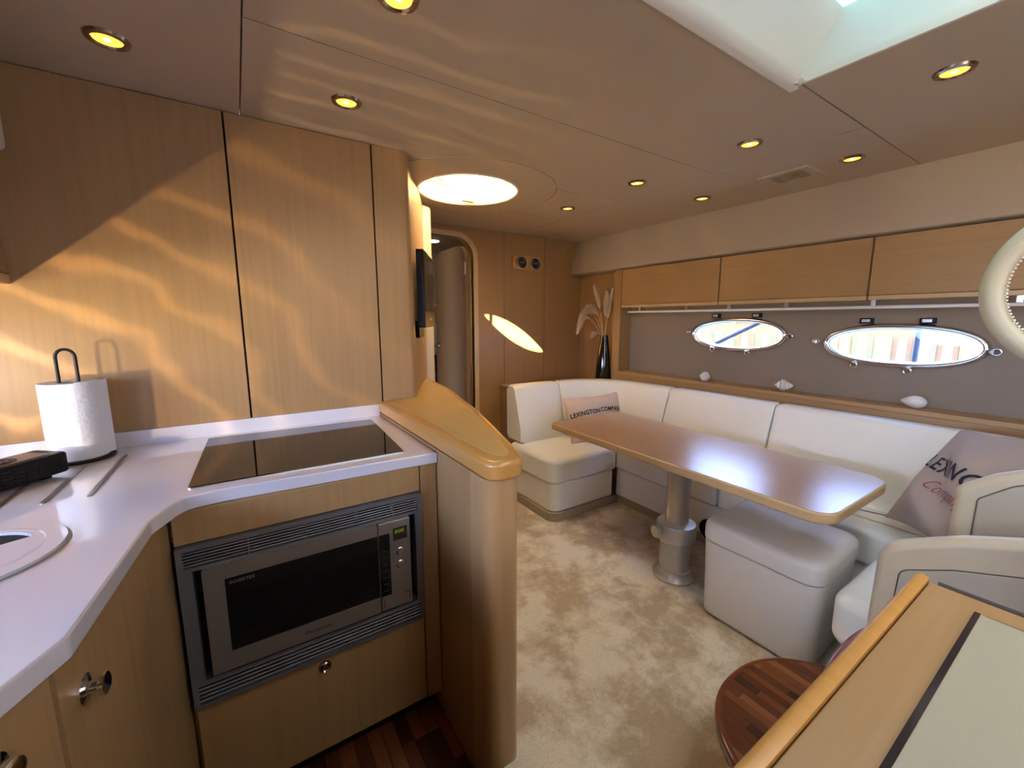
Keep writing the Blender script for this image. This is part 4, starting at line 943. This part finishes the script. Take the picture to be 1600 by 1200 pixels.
# image-left is (-.55,+.84)*; keep plumes inside the niche
pampas([b0, off(-.13, .07, 1.40), off(-.185, .11, 1.18)], .50, .022, 'drooping pampas plume hanging furthest left from the vase', 1)
pampas([b0, off(-.09, .05, 1.43), off(-.165, .10, 1.27)], .52, .026, 'arching pampas plume bending left above the drooping one', 2)
pampas([b0, off(-.04, .02, 1.33), off(-.105, .06, 1.35)], .45, .026, 'short full pampas plume in the middle of the bunch', 3)
pampas([b0, off(-.03, .02, 1.35), off(-.085, .03, 1.49)], .45, .020, 'tallest upright pampas plume of the bunch', 4)
pampas([b0, off(.01, .0, 1.30), off(.0, -.01, 1.44)], .50, .026, 'upright pampas plume right of the tallest one', 5)
pampas([b0, off(.02, -.01, 1.30), off(.035, -.035, 1.47)], .55, .018, 'thin pampas plume leaning right against the post', 6)
pampas([b0, off(-.03, .02, 1.17), off(-.09, .02, 1.135)], .35, .008, 'small curled grass blade low on the left of the vase', 7)
# cabin beyond
cu = thing('curtain', (1.95, 4.62, .75), 'white pleated curtain seen through the open doorway', 'curtain')
V, Fc = [], []; n = 60
for z in (.72, 1.20):
    for k in range(n+1): V.append((1.70+.5*k/n, 4.62+.018*math.sin(k*1.3), z))
for z in (1.20, .72):
    for k in range(n+1): V.append((1.70+.5*k/n, 4.623+.018*math.sin(k*1.3), z))
m_ = n+1
for k in range(n): Fc += [(k, k+1, m_+k+1, m_+k), (2*m_+k, 2*m_+k+1, 3*m_+k+1, 3*m_+k)]
mesh('cloth', V, Fc, mat('curtain_cloth', (.85, .83, .78), .8), cu, smooth=True)
tube('rod', [(1.66, 4.63, 1.21), (2.25, 4.63, 1.21)], .008, M_STEEL, cu)
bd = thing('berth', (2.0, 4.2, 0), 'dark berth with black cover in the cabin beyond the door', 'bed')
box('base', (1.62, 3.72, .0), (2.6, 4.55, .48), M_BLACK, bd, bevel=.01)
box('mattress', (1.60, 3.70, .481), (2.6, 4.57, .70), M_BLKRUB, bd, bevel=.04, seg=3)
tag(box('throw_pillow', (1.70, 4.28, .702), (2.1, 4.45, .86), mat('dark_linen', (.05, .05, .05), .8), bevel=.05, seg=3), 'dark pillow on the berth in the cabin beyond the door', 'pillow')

# ================================================================== OUTSIDE, seen through the portholes
def water_mat():
    m = mat('harbour_water', (.014, .028, .034), .08, spec=.6); nt = m.node_tree; N = nt.nodes; L = nt.links
    tc = N.new('ShaderNodeTexCoord'); mp = N.new('ShaderNodeMapping'); mp.inputs['Scale'].default_value = (.9, .35, 1); n1 = N.new('ShaderNodeTexNoise'); n1.inputs['Scale'].default_value = 2.0; n1.inputs['Detail'].default_value = 4
    L.new(tc.outputs['Object'], mp.inputs[0]); L.new(mp.outputs[0], n1.inputs['Vector'])
    bp = N.new('ShaderNodeBump'); bp.inputs['Strength'].default_value = .16; bp.inputs['Distance'].default_value = .08
    L.new(n1.outputs['Fac'], bp.inputs['Height']); L.new(bp.outputs[0], N['Principled BSDF'].inputs['Normal'])
    return m
tag(box('harbour_water', (-84, -120, -.75), (84, 140, -.70), water_mat()), 'rippled harbour water outside the portholes', 'water', kind='stuff')
tag(box('quay', (84.1, -120, -.74), (130, 140, .35), mat('quay_stone', (.02, .0195, .019), .8, vary=.15)), 'pale stone quay across the water', 'quay')
HC = [((.80, .75, .60), 'cream'), ((.78, .12, .08), 'red'), ((.85, .84, .80), 'white'), ((.85, .55, .10), 'yellow'), ((.55, .16, .12), 'brick red'), ((.75, .80, .84), 'pale blue'), ((.80, .30, .22), 'coral'), ((.82, .80, .70), 'ivory'), ((.70, .14, .10), 'crimson'), ((.62, .82, .62), 'pale green'), ((.95, .50, .08), 'orange'), ((.68, .62, .88), 'lilac')]
y = -26.0
order = [(2, 8), (7, 8), (4, 6), (0, 6), (5, 13), (1, 2.3), (11, 2.8), (8, 2.4), (2, 2.4), (9, 3.0), (10, 1.9), (0, 4.0), (7, 6.0), (9, 4.2), (3, 4.0), (9, 5.0), (0, 5.5), (2, 9.0)]
seen = {}
for k, (ci_, wd) in enumerate(order):
    c, nm = HC[ci_]; seen[nm] = seen.get(nm, 0)+1; z1 = 11.0+((k*37) % 5)*1.6
    o_ = ['', ' second', ' third', ' fourth'][seen[nm]-1] if seen[nm] > 1 else ''
    t = thing('house', (92, y+wd/2, .35), '%s%s harbour house front counted from the right across the water' % (nm, o_ or ' first'), 'house', 'houses along the quay')
    box('wall', (88, y+.05, .351), (98, y+wd-.05, z1), mat('render_'+nm.replace(' ', '_'), tuple(.025*q for q in c), .8), t)
    V = [(87.7, y, z1), (98.3, y, z1), (98.3, y+wd, z1), (87.7, y+wd, z1), (93, y, z1+3), (93, y+wd, z1+3)]
    mesh('roof', V, [(0, 1, 2, 3), (0, 3, 5, 4), (1, 2, 5, 4), (0, 1, 4), (3, 2, 5)], mat('roof_tiles', (.30, .12, .08), .8), t)
    nw = max(1, int(wd/2.4))
    for fl in range(3):
        for q in range(nw):
            yy = y+wd*(q+.5)/nw; box('window', (87.95, yy-.5, 1.6+fl*3.1), (87.999, yy+.5, 3.4+fl*3.1), mat('house_window', (.12, .15, .18), .2), t)
    y += wd
M_ROPE = mat('blue_rope', (.10, .13, .20), .9)
tag(tube('mooring_rope', [(3.05, 1.95, 1.00), (3.05, 1.62, 1.17), (3.05, 1.25, 1.36)], .012, M_ROPE), 'taut blue mooring rope slanting across the forward porthole outside', 'rope')
tag(tube('fender_line', [(2.95, .66, .6), (2.95, .655, 1.6)], .011, M_ROPE), 'dark upright fender line hanging outside the aft porthole', 'rope')
